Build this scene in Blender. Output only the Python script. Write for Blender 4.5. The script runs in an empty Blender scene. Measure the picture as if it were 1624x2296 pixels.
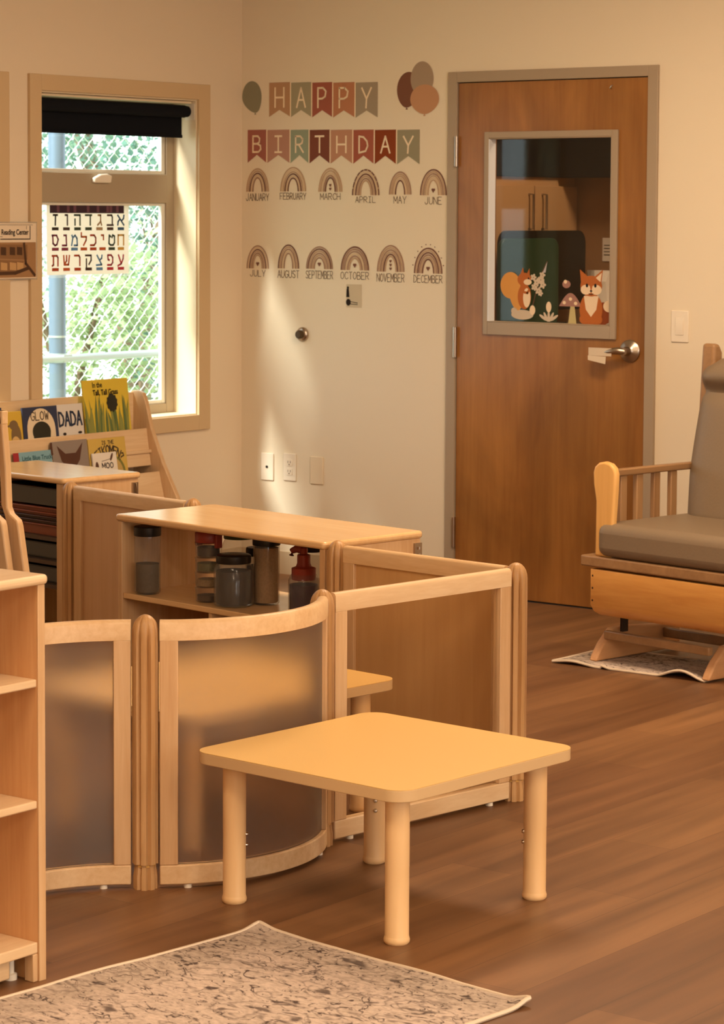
import bpy, bmesh, math, random
from mathutils import Vector, Matrix
random.seed(7)
S = bpy.context.scene
COL = S.collection
R = math.radians
PI = math.pi

# ------------------------------------------------------------------ camera
def look_matrix(yaw, pitch, roll):
    f = Vector((-math.sin(yaw)*math.cos(pitch), math.cos(yaw)*math.cos(pitch), -math.sin(pitch)))
    r = Vector((math.cos(yaw), math.sin(yaw), 0)); u = r.cross(f)
    r2 = math.cos(roll)*r + math.sin(roll)*u; u2 = -math.sin(roll)*r + math.cos(roll)*u
    return Matrix((r2, u2, -f)).transposed()
cam = bpy.data.cameras.new('camera'); cam_o = bpy.data.objects.new('camera', cam); COL.objects.link(cam_o)
cam.sensor_fit = 'HORIZONTAL'; cam.sensor_width = 36; cam.lens = 5714.95*36/1624; cam.shift_y = -242.86/1624
cam.clip_start = .1; cam.clip_end = 200
cam_o.matrix_world = Matrix.Translation((7.36348, -8.70892, 1.59398)) @ look_matrix(.65449, .07412, .00514).to_4x4()
S.camera = cam_o
cam.dof.use_dof = True; cam.dof.focus_distance = 6.8; cam.dof.aperture_fstop = 16

# ------------------------------------------------------------------ exposure, world, sun, room lamps
S.view_settings.view_transform = 'Standard'; S.view_settings.look = 'None'
S.view_settings.exposure = 0.17; S.view_settings.gamma = 1.0; S.view_settings.use_curve_mapping = False
W = bpy.data.worlds.new('world'); S.world = W; W.use_nodes = True
bg = W.node_tree.nodes['Background']; bg.inputs[0].default_value = (.86, .95, 1.0, 1); bg.inputs[1].default_value = 3.0

def add_light(name, kind, loc, rot, energy, color, size=None, size_y=None, angle=None, spread=None):
    d = bpy.data.lights.new(name, kind); o = bpy.data.objects.new(name, d); COL.objects.link(o)
    o.location = loc; o.rotation_euler = rot; d.energy = energy; d.color = color
    if kind == 'AREA':
        d.shape = 'RECTANGLE'; d.size = size; d.size_y = size_y
        if spread: d.spread = spread
    if angle is not None: d.angle = angle
    return o
add_light('sun', 'SUN', (0, -6, 9), Vector((-.31, -.9, .85)).to_track_quat('Z', 'Y').to_euler(), 12.0, (1, .96, .9), angle=R(13))
WARM = (1.0, .725, .475)
for x, y, e in [(3.1, -2.0, 66), (6.6, -2.4, 46), (4.7, -6.2, 42), (7.0, -5.6, 46), (8.8, -4.2, 46), (7.4, -8.8, 50)]:
    add_light('ceiling_lamp_light', 'AREA', (x, y, 2.83), (0, 0, 0), e, WARM, 1.2, .6)
DAY = (1.0, .86, .68)
for y in (-7.6, -4.6):
    add_light('window_daylight', 'AREA', (9.5, y, 1.55), (0, R(90), 0), 24, DAY, 1.5, 1.9)

# ------------------------------------------------------------------ materials
def lin(c):
    if isinstance(c, str):
        c = c.lstrip('#'); c = [int(c[i:i+2], 16)/255 for i in (0, 2, 4)]
    return tuple(((v/12.92) if v <= .04045 else ((v+.055)/1.055)**2.4) for v in c) + (1,)
MATS = {}
def base(name):
    m = bpy.data.materials.new(name); m.use_nodes = True
    nt = m.node_tree; b = nt.nodes['Principled BSDF']
    return m, nt, b
def mat(name, col, rough=.55, metal=0, spec=.35, noise=0, nscale=20, bump=0):
    if name in MATS: return MATS[name]
    m, nt, b = base(name)
    b.inputs['Base Color'].default_value = lin(col); b.inputs['Roughness'].default_value = rough
    b.inputs['Metallic'].default_value = metal; b.inputs['Specular IOR Level'].default_value = spec
    if noise or bump:
        tc = nt.nodes.new('ShaderNodeTexCoord'); n = nt.nodes.new('ShaderNodeTexNoise')
        n.inputs['Scale'].default_value = nscale; n.inputs['Detail'].default_value = 4
        nt.links.new(tc.outputs['Object'], n.inputs['Vector'])
        if noise:
            mx = nt.nodes.new('ShaderNodeMix'); mx.data_type = 'RGBA'
            c = lin(col); mx.inputs[6].default_value = tuple(v*(1-noise) for v in c[:3])+(1,)
            mx.inputs[7].default_value = tuple(min(1, v*(1+noise)) for v in c[:3])+(1,)
            nt.links.new(n.outputs['Fac'], mx.inputs[0]); nt.links.new(mx.outputs[2], b.inputs['Base Color'])
        if bump:
            bp = nt.nodes.new('ShaderNodeBump'); bp.inputs['Strength'].default_value = bump; bp.inputs['Distance'].default_value = .002
            nt.links.new(n.outputs['Fac'], bp.inputs['Height']); nt.links.new(bp.outputs[0], b.inputs['Normal'])
    MATS[name] = m; return m
def wood(name, c1, c2, axis=2, rough=.42, fine=70, blotch=0, spec=.4, stretch=16):
    """straight grain running along the given object axis"""
    if name in MATS: return MATS[name]
    m, nt, b = base(name); N = nt.nodes.new; K = nt.links.new
    tc = N('ShaderNodeTexCoord'); mp = N('ShaderNodeMapping')
    sc = [1, 1, 1]; sc[axis] = 1/stretch; mp.inputs['Scale'].default_value = sc
    K(tc.outputs['Object'], mp.inputs['Vector'])
    n = N('ShaderNodeTexNoise'); n.inputs['Scale'].default_value = fine; n.inputs['Detail'].default_value = 5; n.inputs['Roughness'].default_value = .6
    n.inputs['Distortion'].default_value = .4
    K(mp.outputs[0], n.inputs['Vector'])
    n2 = N('ShaderNodeTexNoise'); n2.inputs['Scale'].default_value = fine*.16; n2.inputs['Detail'].default_value = 2
    K(mp.outputs[0], n2.inputs['Vector'])
    add = N('ShaderNodeMix'); add.data_type = 'FLOAT'; add.inputs[0].default_value = .5
    K(n.outputs['Fac'], add.inputs[2]); K(n2.outputs['Fac'], add.inputs[3])
    cr = N('ShaderNodeValToRGB'); cr.color_ramp.elements[0].position = .32; cr.color_ramp.elements[1].position = .68
    cr.color_ramp.elements[0].color = lin(c2); cr.color_ramp.elements[1].color = lin(c1)
    K(add.outputs[0], cr.inputs[0])
    out = cr.outputs[0]
    if blotch:
        n3 = N('ShaderNodeTexNoise'); n3.inputs['Scale'].default_value = 3.2; n3.inputs['Detail'].default_value = 3; n3.inputs['Distortion'].default_value = 1.2
        mp3 = N('ShaderNodeMapping'); s3 = [1, 1, 1]; s3[axis] = .45; mp3.inputs['Scale'].default_value = s3
        K(tc.outputs['Object'], mp3.inputs['Vector']); K(mp3.outputs[0], n3.inputs['Vector'])
        r3 = N('ShaderNodeValToRGB'); r3.color_ramp.elements[0].position = .35; r3.color_ramp.elements[1].position = .7
        r3.color_ramp.elements[0].color = (1-blotch,)*3+(1,); r3.color_ramp.elements[1].color = (1+blotch*.4,)*3+(1,)
        K(n3.outputs['Fac'], r3.inputs[0])
        mm = N('ShaderNodeMix'); mm.data_type = 'RGBA'; mm.blend_type = 'MULTIPLY'; mm.inputs[0].default_value = 1
        K(out, mm.inputs[6]); K(r3.outputs[0], mm.inputs[7]); out = mm.outputs[2]
    K(out, b.inputs['Base Color'])
    b.inputs['Roughness'].default_value = rough; b.inputs['Specular IOR Level'].default_value = spec
    MATS[name] = m; return m
def clear(name, tint=(1, 1, 1), alpha=.9, rough=.03, ior=1.45, haze=0, hcol=(1, 1, 1)):
    """thin clear sheet: transparent with a fresnel gloss and optional milky share"""
    if name in MATS: return MATS[name]
    m = bpy.data.materials.new(name); m.use_nodes = True; nt = m.node_tree; nt.nodes.clear(); N = nt.nodes.new; K = nt.links.new
    o = N('ShaderNodeOutputMaterial'); t = N('ShaderNodeBsdfTransparent'); t.inputs[0].default_value = tuple(v*alpha for v in tint)+(1,)
    g = N('ShaderNodeBsdfGlossy'); g.inputs['Roughness'].default_value = rough
    fr = fres(nt, ior)
    mx = N('ShaderNodeMixShader'); K(fr.outputs[0], mx.inputs[0]); K(t.outputs[0], mx.inputs[1]); K(g.outputs[0], mx.inputs[2])
    last = mx
    if haze:
        d = N('ShaderNodeBsdfDiffuse'); d.inputs[0].default_value = tuple(hcol)+(1,); tl = N('ShaderNodeBsdfTranslucent'); tl.inputs[0].default_value = tuple(hcol)+(1,)
        h = N('ShaderNodeMixShader'); h.inputs[0].default_value = .5; K(d.outputs[0], h.inputs[1]); K(tl.outputs[0], h.inputs[2])
        m2 = N('ShaderNodeMixShader'); m2.inputs[0].default_value = haze; K(mx.outputs[0], m2.inputs[1]); K(h.outputs[0], m2.inputs[2]); last = m2
    K(last.outputs[0], o.inputs[0]); MATS[name] = m; return m
def fres(nt, ior):
    # same air-to-sheet fresnel on both sides of a thin sheet
    N = nt.nodes.new; g = N('ShaderNodeNewGeometry'); mp = N('ShaderNodeMapRange'); mp.inputs['To Min'].default_value = ior; mp.inputs['To Max'].default_value = 1/ior
    fr = N('ShaderNodeFresnel'); nt.links.new(g.outputs['Backfacing'], mp.inputs['Value']); nt.links.new(mp.outputs[0], fr.inputs['IOR']); return fr
def frosted(name):
    m = bpy.data.materials.new(name); m.use_nodes = True; nt = m.node_tree; nt.nodes.clear(); N = nt.nodes.new; K = nt.links.new
    o = N('ShaderNodeOutputMaterial'); rf = N('ShaderNodeBsdfRefraction'); rf.inputs['Color'].default_value = (.95, .9, .84, 1)
    rf.inputs['Roughness'].default_value = .36; rf.inputs['IOR'].default_value = 1.22
    d = N('ShaderNodeBsdfDiffuse'); d.inputs[0].default_value = (.62, .58, .54, 1); tl = N('ShaderNodeBsdfTranslucent'); tl.inputs[0].default_value = (.7, .66, .62, 1)
    a = N('ShaderNodeMixShader'); a.inputs[0].default_value = .5; K(d.outputs[0], a.inputs[1]); K(tl.outputs[0], a.inputs[2])
    b = N('ShaderNodeMixShader'); b.inputs[0].default_value = .09; K(rf.outputs[0], b.inputs[1]); K(a.outputs[0], b.inputs[2])
    g = N('ShaderNodeBsdfGlossy'); g.inputs['Roughness'].default_value = .35; fr = fres(nt, 1.25)
    c = N('ShaderNodeMixShader'); K(fr.outputs[0], c.inputs[0]); K(b.outputs[0], c.inputs[1]); K(g.outputs[0], c.inputs[2])
    K(c.outputs[0], o.inputs[0]); return m
def translucent(name, col, share=.5):
    if name in MATS: return MATS[name]
    m = bpy.data.materials.new(name); m.use_nodes = True; nt = m.node_tree; nt.nodes.clear(); N = nt.nodes.new; K = nt.links.new
    o = N('ShaderNodeOutputMaterial'); d = N('ShaderNodeBsdfDiffuse'); d.inputs[0].default_value = lin(col)
    tl = N('ShaderNodeBsdfTranslucent'); tl.inputs[0].default_value = lin(col)
    a = N('ShaderNodeMixShader'); a.inputs[0].default_value = share; K(d.outputs[0], a.inputs[1]); K(tl.outputs[0], a.inputs[2])
    K(a.outputs[0], o.inputs[0]); MATS[name] = m; return m

WALL_L = mat('wall_paint_warm_lit', '#e7d5b9', .8, spec=.12, bump=.12, nscale=220)  # more orange copy of the wall paint: warm lamp light put into the colour
WALL = mat('wall_paint', '#e9dcc3', .8, spec=.12, bump=.12, nscale=220)
CEIL = mat('ceiling_paint', '#efe9dc', .9, spec=.1)
TRIM = mat('window_trim_paint', '#d0b48c', .6, spec=.2)
VINYL = mat('window_vinyl', '#ac9a80', .5, spec=.3)
FRAME = mat('door_frame_paint', '#a8967f', .45, spec=.4)
BASEB = mat('rubber_base', '#c9b595', .6)
M_X = wood('maple_along_x', '#e6c69a', '#d0a878', 0)
M_Y = wood('maple_along_y', '#e8cca4', '#d4b084', 1)
M_Z = wood('maple_along_z', '#dab78c', '#c49a6c', 2)  # uprights darker than the rails: shade on stiles put into the colour
TOPX = wood('maple_top_along_x', '#e6c08c', '#d8ac76', 0, rough=.2, spec=.6)
POSTW = wood('post_laminate', '#d0a674', '#a27544', 2, fine=50)
PLY = wood('ply_panel', '#d2a872', '#c0935e', 2, fine=30)
PINE = wood('honey_pine', '#efb868', '#d2924a', 0, fine=34, stretch=9)
PINEZ = wood('honey_pine_upright', '#f2c27a', '#dba65c', 2, fine=34)
DARKW = wood('brown_wood', '#a88259', '#886543', 1, fine=40)
DOORW = wood('door_veneer', '#a9743a', '#8e5b29', 2, rough=.3, fine=42, blotch=.26, spec=.5)
TABLE = mat('table_laminate', '#e6bd74', .42, spec=.4, noise=.05, nscale=260)
TEDGE = mat('table_edge_band', '#d0b083', .5, spec=.3)
TLEG = wood('table_leg_maple', '#f0cb98', '#e3b880', 2, fine=24)
STEEL = mat('satin_nickel', '#b5a99b', .28, metal=1)
CHROME = mat('chrome', '#d8d2c8', .15, metal=1)
BLACK = mat('black_plastic', '#15120f', .38, spec=.5)
BLIND = mat('blackout_cloth', '#15171c', .85, spec=.1, noise=.2, nscale=300)
WHITE = mat('white_plastic', '#efe4d0', .45)
UPH = mat('taupe_vinyl_upholstery', '#83715b', .5, spec=.35, noise=.06, nscale=130, bump=.2)
GLASS = clear('window_glass', (.97, 1, .98), .95)
DGLASS = clear('door_glass', (.95, .95, .93), .86, ior=1.35)
ACRYL = clear('clear_acrylic', (1, .97, .93), .97, ior=1.3)
JARP = clear('clear_jar_plastic', (.97, .95, .92), .86, rough=.12, ior=1.4, haze=.07)
FROST = frosted('frosted_acrylic')
PAPER = mat('paper', '#f3e9da', .8, spec=.1)
INK = mat('dark_ink', '#2c2420', .8, spec=.1)

def floor_mat():
    m, nt, b = base('plank_floor'); N = nt.nodes.new; K = nt.links.new
    tc = N('ShaderNodeTexCoord'); mp = N('ShaderNodeMapping'); mp.inputs['Rotation'].default_value = (0, 0, R(90))
    K(tc.outputs['Object'], mp.inputs['Vector'])
    br = N('ShaderNodeTexBrick'); br.offset = .37; br.inputs['Scale'].default_value = 1
    br.inputs['Brick Width'].default_value = 1.22; br.inputs['Row Height'].default_value = .18; br.inputs['Mortar Size'].default_value = .0008
    br.inputs['Color1'].default_value = lin('#85603f'); br.inputs['Color2'].default_value = lin('#6c4a30'); br.inputs['Mortar'].default_value = lin('#5a3c26')
    br.inputs['Bias'].default_value = -.1
    K(mp.outputs[0], br.inputs['Vector'])
    mp2 = N('ShaderNodeMapping'); mp2.inputs['Scale'].default_value = (1, .07, 1); K(tc.outputs['Object'], mp2.inputs['Vector'])
    n = N('ShaderNodeTexNoise'); n.inputs['Scale'].default_value = 13; n.inputs['Detail'].default_value = 6; n.inputs['Distortion'].default_value = .5
    K(mp2.outputs[0], n.inputs['Vector'])
    cr = N('ShaderNodeValToRGB'); cr.color_ramp.elements[0].position = .3; cr.color_ramp.elements[1].position = .7
    cr.color_ramp.elements[0].color = (.66, .62, .58, 1); cr.color_ramp.elements[1].color = (1.22, 1.2, 1.18, 1)
    K(n.outputs['Fac'], cr.inputs[0])
    mm = N('ShaderNodeMix'); mm.data_type = 'RGBA'; mm.blend_type = 'MULTIPLY'; mm.inputs[0].default_value = 1
    K(br.outputs[0], mm.inputs[6]); K(cr.outputs[0], mm.inputs[7]); K(mm.outputs[2], b.inputs['Base Color'])
    b.inputs['Roughness'].default_value = .42; b.inputs['Specular IOR Level'].default_value = .35
    return m
def rug_mat(name):
    m, nt, b = base(name); N = nt.nodes.new; K = nt.links.new
    tc0 = N('ShaderNodeTexCoord'); tcm = N('ShaderNodeMapping'); tcm.inputs['Scale'].default_value = (1, 1.7, 1); K(tc0.outputs['Object'], tcm.inputs['Vector'])
    class tc: outputs = {'Object': tcm.outputs[0]}
    n0 = N('ShaderNodeTexNoise'); n0.inputs['Scale'].default_value = 9; n0.inputs['Detail'].default_value = 2
    K(tc.outputs['Object'], n0.inputs['Vector'])
    dv = N('ShaderNodeMix'); dv.data_type = 'RGBA'; dv.blend_type = 'LINEAR_LIGHT'; dv.inputs[0].default_value = .1
    K(tc.outputs['Object'], dv.inputs[6]); K(n0.outputs['Color'], dv.inputs[7])
    def contour(scale, dist, width, levels):
        n = N('ShaderNodeTexNoise'); n.inputs['Scale'].default_value = scale; n.inputs['Detail'].default_value = 2; n.inputs['Distortion'].default_value = dist
        K(tc.outputs['Object'], n.inputs['Vector'])
        mu = N('ShaderNodeMath'); mu.operation = 'MULTIPLY'; mu.inputs[1].default_value = levels; K(n.outputs['Fac'], mu.inputs[0])
        fr = N('ShaderNodeMath'); fr.operation = 'PINGPONG'; fr.inputs[1].default_value = 1; K(mu.outputs[0], fr.inputs[0])
        cr = N('ShaderNodeValToRGB'); cr.color_ramp.elements[0].position = width*.3; cr.color_ramp.elements[1].position = width
        cr.color_ramp.elements[0].color = (1, 1, 1, 1); cr.color_ramp.elements[1].color = (0, 0, 0, 1); K(fr.outputs[0], cr.inputs[0]); return cr
    n1 = N('ShaderNodeTexNoise'); n1.inputs['Scale'].default_value = 15; n1.inputs['Detail'].default_value = 5; n1.inputs['Roughness'].default_value = .65; n1.inputs['Distortion'].default_value = 1.5
    K(tc.outputs['Object'], n1.inputs['Vector'])
    line = contour(9, 1.1, .16, 7); line2 = contour(34, .9, .22, 6)
    lm = N('ShaderNodeMath'); lm.operation = 'MAXIMUM'; K(line.outputs[0], lm.inputs[0]); K(line2.outputs[0], lm.inputs[1])
    w = N('ShaderNodeMath'); w.operation = 'MULTIPLY'; K(lm.outputs[0], w.inputs[0])
    thr = N('ShaderNodeValToRGB'); thr.color_ramp.elements[0].position = .4; thr.color_ramp.elements[1].position = .54
    K(n1.outputs['Fac'], thr.inputs[0]); K(thr.outputs[0], w.inputs[1])
    v2 = N('ShaderNodeTexVoronoi'); v2.inputs['Scale'].default_value = 6.5; K(dv.outputs[2], v2.inputs['Vector'])
    blob = N('ShaderNodeValToRGB'); e = blob.color_ramp.elements
    e[0].position = .12; e[0].color = (1, 1, 1, 1); e[1].position = .2; e[1].color = (0, 0, 0, 1)
    x = e.new(.34); x.color = (0, 0, 0, 1); x = e.new(.38); x.color = (.6, .6, .6, 1); x = e.new(.44); x.color = (0, 0, 0, 1)
    K(v2.outputs['Distance'], blob.inputs[0])
    mxm = N('ShaderNodeMath'); mxm.operation = 'MAXIMUM'; K(w.outputs[0], mxm.inputs[0])
    bl2 = N('ShaderNodeMath'); bl2.operation = 'MULTIPLY'; K(blob.outputs[0], bl2.inputs[0]); bl2.inputs[1].default_value = .85; K(bl2.outputs[0], mxm.inputs[1])
    # wear
    n4 = N('ShaderNodeTexNoise'); n4.inputs['Scale'].default_value = 60; n4.inputs['Detail'].default_value = 4; K(tc.outputs['Object'], n4.inputs['Vector'])
    ground = N('ShaderNodeMix'); ground.data_type = 'RGBA'; ground.inputs[6].default_value = lin('#e4cfc0'); ground.inputs[7].default_value = lin('#b3a598')
    K(n1.outputs['Fac'], ground.inputs[0])
    fin = N('ShaderNodeMix'); fin.data_type = 'RGBA'; fin.inputs[7].default_value = lin('#5f524e')
    K(mxm.outputs[0], fin.inputs[0]); K(ground.outputs[2], fin.inputs[6])
    f2 = N('ShaderNodeMix'); f2.data_type = 'RGBA'; f2.blend_type = 'MULTIPLY'; f2.inputs[0].default_value = .5
    K(fin.outputs[2], f2.inputs[6]); cr4 = N('ShaderNodeValToRGB'); cr4.color_ramp.elements[0].position = .34; cr4.color_ramp.elements[1].position = .6; cr4.color_ramp.elements[0].color = (.5, .48, .46, 1)
    K(n4.outputs['Fac'], cr4.inputs[0]); K(cr4.outputs[0], f2.inputs[7])
    sx = N('ShaderNodeSeparateXYZ'); K(tc0.outputs['Object'], sx.inputs[0])
    ng = N('ShaderNodeMath'); ng.operation = 'MULTIPLY'; ng.inputs[1].default_value = -1; K(sx.outputs[1], ng.inputs[0])
    mn = N('ShaderNodeMath'); mn.operation = 'MINIMUM'; K(sx.outputs[0], mn.inputs[0]); K(ng.outputs[0], mn.inputs[1])
    wob = N('ShaderNodeMath'); wob.operation = 'MULTIPLY_ADD'; wob.inputs[1].default_value = .05; K(n0.outputs['Fac'], wob.inputs[0]); K(mn.outputs[0], wob.inputs[2])
    br = N('ShaderNodeValToRGB'); e = br.color_ramp.elements; e[0].position = .11; e[0].color = (.82, .82, .8, 1); e[1].position = .19; e[1].color = (1, 1, 1, 1)
    K(wob.outputs[0], br.inputs[0])
    f3 = N('ShaderNodeMix'); f3.data_type = 'RGBA'; f3.blend_type = 'MULTIPLY'; f3.inputs[0].default_value = 1; K(f2.outputs[2], f3.inputs[6]); K(br.outputs[0], f3.inputs[7])
    K(f3.outputs[2], b.inputs['Base Color']); b.inputs['Roughness'].default_value = .95; b.inputs['Specular IOR Level'].default_value = .05
    bp = N('ShaderNodeBump'); bp.inputs['Strength'].default_value = .4; bp.inputs['Distance'].default_value = .002
    K(n4.outputs['Fac'], bp.inputs['Height']); K(bp.outputs[0], b.inputs['Normal'])
    return m

# ------------------------------------------------------------------ object helpers
def tag(o, label=None, cat=None, group=None, kind=None):
    if label: o['label'] = label
    if cat: o['category'] = cat
    if group: o['group'] = group
    if kind: o['kind'] = kind
    return o
def thing(name, label, cat, loc=(0, 0, 0), rotz=0, group=None, rot=None, kind=None):
    o = bpy.data.objects.new(name, None); o.empty_display_size = .1; COL.objects.link(o)
    o.location = loc; o.rotation_euler = rot if rot else (0, 0, rotz)
    return tag(o, label, cat, group, kind)
class MB:
    def __init__(s): s.v = []; s.f = []; s.m = []
    def add(s, vs, fs, mi=0):
        n = len(s.v); s.v += [tuple(v) for v in vs]; s.f += [tuple(i+n for i in f) for f in fs]; s.m += [mi]*len(fs); return s
    def box(s, x0, x1, y0, y1, z0, z1, mi=0):
        return s.add([(x0,y0,z0),(x1,y0,z0),(x1,y1,z0),(x0,y1,z0),(x0,y0,z1),(x1,y0,z1),(x1,y1,z1),(x0,y1,z1)],
                     [(3,2,1,0),(4,5,6,7),(0,1,5,4),(1,2,6,5),(2,3,7,6),(3,0,4,7)], mi)
    def prism(s, pts, axis, a, b, mi=0):
        f = {'z': lambda p, t: (p[0], p[1], t), 'y': lambda p, t: (p[0], t, p[1]), 'x': lambda p, t: (t, p[0], p[1])}[axis]
        n = len(pts)
        return s.add([f(p, a) for p in pts]+[f(p, b) for p in pts],
                     [tuple(range(n))[::-1], tuple(range(n, 2*n))]+[(i, (i+1) % n, n+(i+1) % n, n+i) for i in range(n)], mi)
    def lathe(s, prof, n=24, c=(0, 0, 0), mi=0, cap=True):
        vs = []; fs = []
        for r, z in prof:
            for k in range(n):
                a = 2*PI*k/n; vs.append((c[0]+r*math.cos(a), c[1]+r*math.sin(a), c[2]+z))
        for j in range(len(prof)-1):
            for k in range(n):
                fs.append((j*n+k, j*n+(k+1) % n, (j+1)*n+(k+1) % n, (j+1)*n+k))
        if cap: fs += [tuple(range(n))[::-1], tuple(range((len(prof)-1)*n, len(prof)*n))]
        return s.add(vs, fs, mi)
    def tube(s, path, r, n=8, mi=0, closed=False):
        P = [Vector(p) for p in path]; vs = []; fs = []; m = len(P)
        for i, p in enumerate(P):
            t = (P[min(i+1, m-1)]-P[max(i-1, 0)]).normalized()
            up = Vector((0, 0, 1)) if abs(t.z) < .9 else Vector((1, 0, 0))
            a = t.cross(up).normalized(); b = a.cross(t)
            rr = r[i] if isinstance(r, (list, tuple)) else r
            for k in range(n):
                th = 2*PI*k/n; vs.append(p+a*rr*math.cos(th)+b*rr*math.sin(th))
        for i in range(m-1):
            for k in range(n): fs.append((i*n+k, i*n+(k+1) % n, (i+1)*n+(k+1) % n, (i+1)*n+k))
        fs += [tuple(range(n))[::-1], tuple(range((m-1)*n, m*n))]
        return s.add(vs, fs, mi)
    def sweep(s, path, sec, mi=0):
        """section [(offset,z)] swept along a plan path [(x,y)]"""
        n = len(sec); vs = []; fs = []; m = len(path)
        for i in range(m):
            a = Vector(path[max(i-1, 0)]); b = Vector(path[min(i+1, m-1)]); t = (b-a).normalized(); nn = Vector((t.y, -t.x))
            for o, z in sec: vs.append((path[i][0]+nn.x*o, path[i][1]+nn.y*o, z))
        for i in range(m-1):
            for k in range(n): fs.append((i*n+k, i*n+(k+1) % n, (i+1)*n+(k+1) % n, (i+1)*n+k))
        fs += [tuple(range(n))[::-1], tuple(range((m-1)*n, m*n))]
        return s.add(vs, fs, mi)
    def build(s, name, mats, parent=None, loc=(0, 0, 0), rot=(0, 0, 0), bevel=0, seg=2, smooth=40, recalc=True, subsurf=0):
        me = bpy.data.meshes.new(name); me.from_pydata(s.v, [], s.f)
        for m in (mats if isinstance(mats, (list, tuple)) else [mats]): me.materials.append(m)
        for p, k in zip(me.polygons, s.m): p.material_index = k
        if recalc:
            bm = bmesh.new(); bm.from_mesh(me); bmesh.ops.recalc_face_normals(bm, faces=bm.faces); bm.to_mesh(me); bm.free()
        if smooth:
            me.polygons.foreach_set('use_smooth', [True]*len(me.polygons)); me.set_sharp_from_angle(angle=R(smooth))
        me.update()
        o = bpy.data.objects.new(name, me); COL.objects.link(o); o.location = loc; o.rotation_euler = rot
        if parent: o.parent = parent
        if bevel:
            md = o.modifiers.new('bevel', 'BEVEL'); md.width = bevel; md.segments = seg; md.limit_method = 'ANGLE'; md.angle_limit = R(40)
            md.harden_normals = False
        if subsurf:
            md = o.modifiers.new('sub', 'SUBSURF'); md.levels = subsurf; md.render_levels = subsurf
        return o
def rrect(x0, x1, y0, y1, r, n=5):
    pts = []
    for cx, cy, a0 in ((x1-r, y0+r, -90), (x1-r, y1-r, 0), (x0+r, y1-r, 90), (x0+r, y0+r, 180)):
        for k in range(n+1):
            a = R(a0+90*k/n); pts.append((cx+r*math.cos(a), cy+r*math.sin(a)))
    return pts
# flat printed work on a surface: local x right, y up, z out of the surface
class Flat(MB):
    def __init__(s): super().__init__(); s.k = 0
    def poly(s, pts, mi=0, z=None):
        s.k += 1; zz = .00006*s.k if z is None else z
        return s.add([(p[0], p[1], zz) for p in pts], [tuple(range(len(pts)))], mi)
    def ell(s, cx, cy, rx, ry, mi=0, n=28, a0=0, rot=0, z=None):
        pts = []
        for k in range(n):
            a = 2*PI*k/n; x = rx*math.cos(a); y = ry*math.sin(a)
            pts.append((cx+x*math.cos(rot)-y*math.sin(rot), cy+x*math.sin(rot)+y*math.cos(rot)))
        return s.poly(pts, mi, z)
    def stroke(s, pl, w, mi=0, z=None):
        s.k += 1; zz = .00006*s.k if z is None else z
        for a, b in zip(pl[:-1], pl[1:]):
            a = Vector(a); b = Vector(b); d = b-a
            if d.length < 1e-9: continue
            d.normalize(); n = Vector((-d.y, d.x))*w/2; e = d*w*.35
            s.add([tuple(a-e-n)+(zz,), tuple(b+e-n)+(zz,), tuple(b+e+n)+(zz,), tuple(a-e+n)+(zz,)], [(0, 1, 2, 3)], mi)
        return s
    def arch(s, cx, cy, rx, ry, w, mi=0, leg=0, n=24):
        """round arch band, outer half-width rx, outer height ry above the spring line"""
        o = [(cx+rx, cy-leg)]+[(cx+rx*math.cos(PI*k/n), cy+ry*math.sin(PI*k/n)) for k in range(n+1)]+[(cx-rx, cy-leg)]
        i = [(cx+rx-w, cy-leg)]+[(cx+(rx-w)*math.cos(PI*k/n), cy+(ry-w)*math.sin(PI*k/n)) for k in range(n+1)]+[(cx-rx+w, cy-leg)]
        s.k += 1; zz = .00006*s.k; m = len(o)
        return s.add([p+(zz,) for p in o]+[p+(zz,) for p in i], [(k, k+1, m+k+1, m+k) for k in range(m-1)], mi)
    def word(s, text, x, y, w, h, lw, mi=0, gap=.28):
        n = len(text); cw = w/(n+(n-1)*gap)
        for i, ch in enumerate(text):
            x0 = x+i*cw*(1+gap)
            for pl in LET.get(ch, []): s.stroke([(x0+px*cw, y+py*h) for px, py in pl], lw, mi)
        return s
    def build(s, name, mats, parent=None, loc=(0, 0, 0), rot=(0, 0, 0)):
        return MB.build(s, name, mats, parent, loc, rot, smooth=0, recalc=False)
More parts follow.
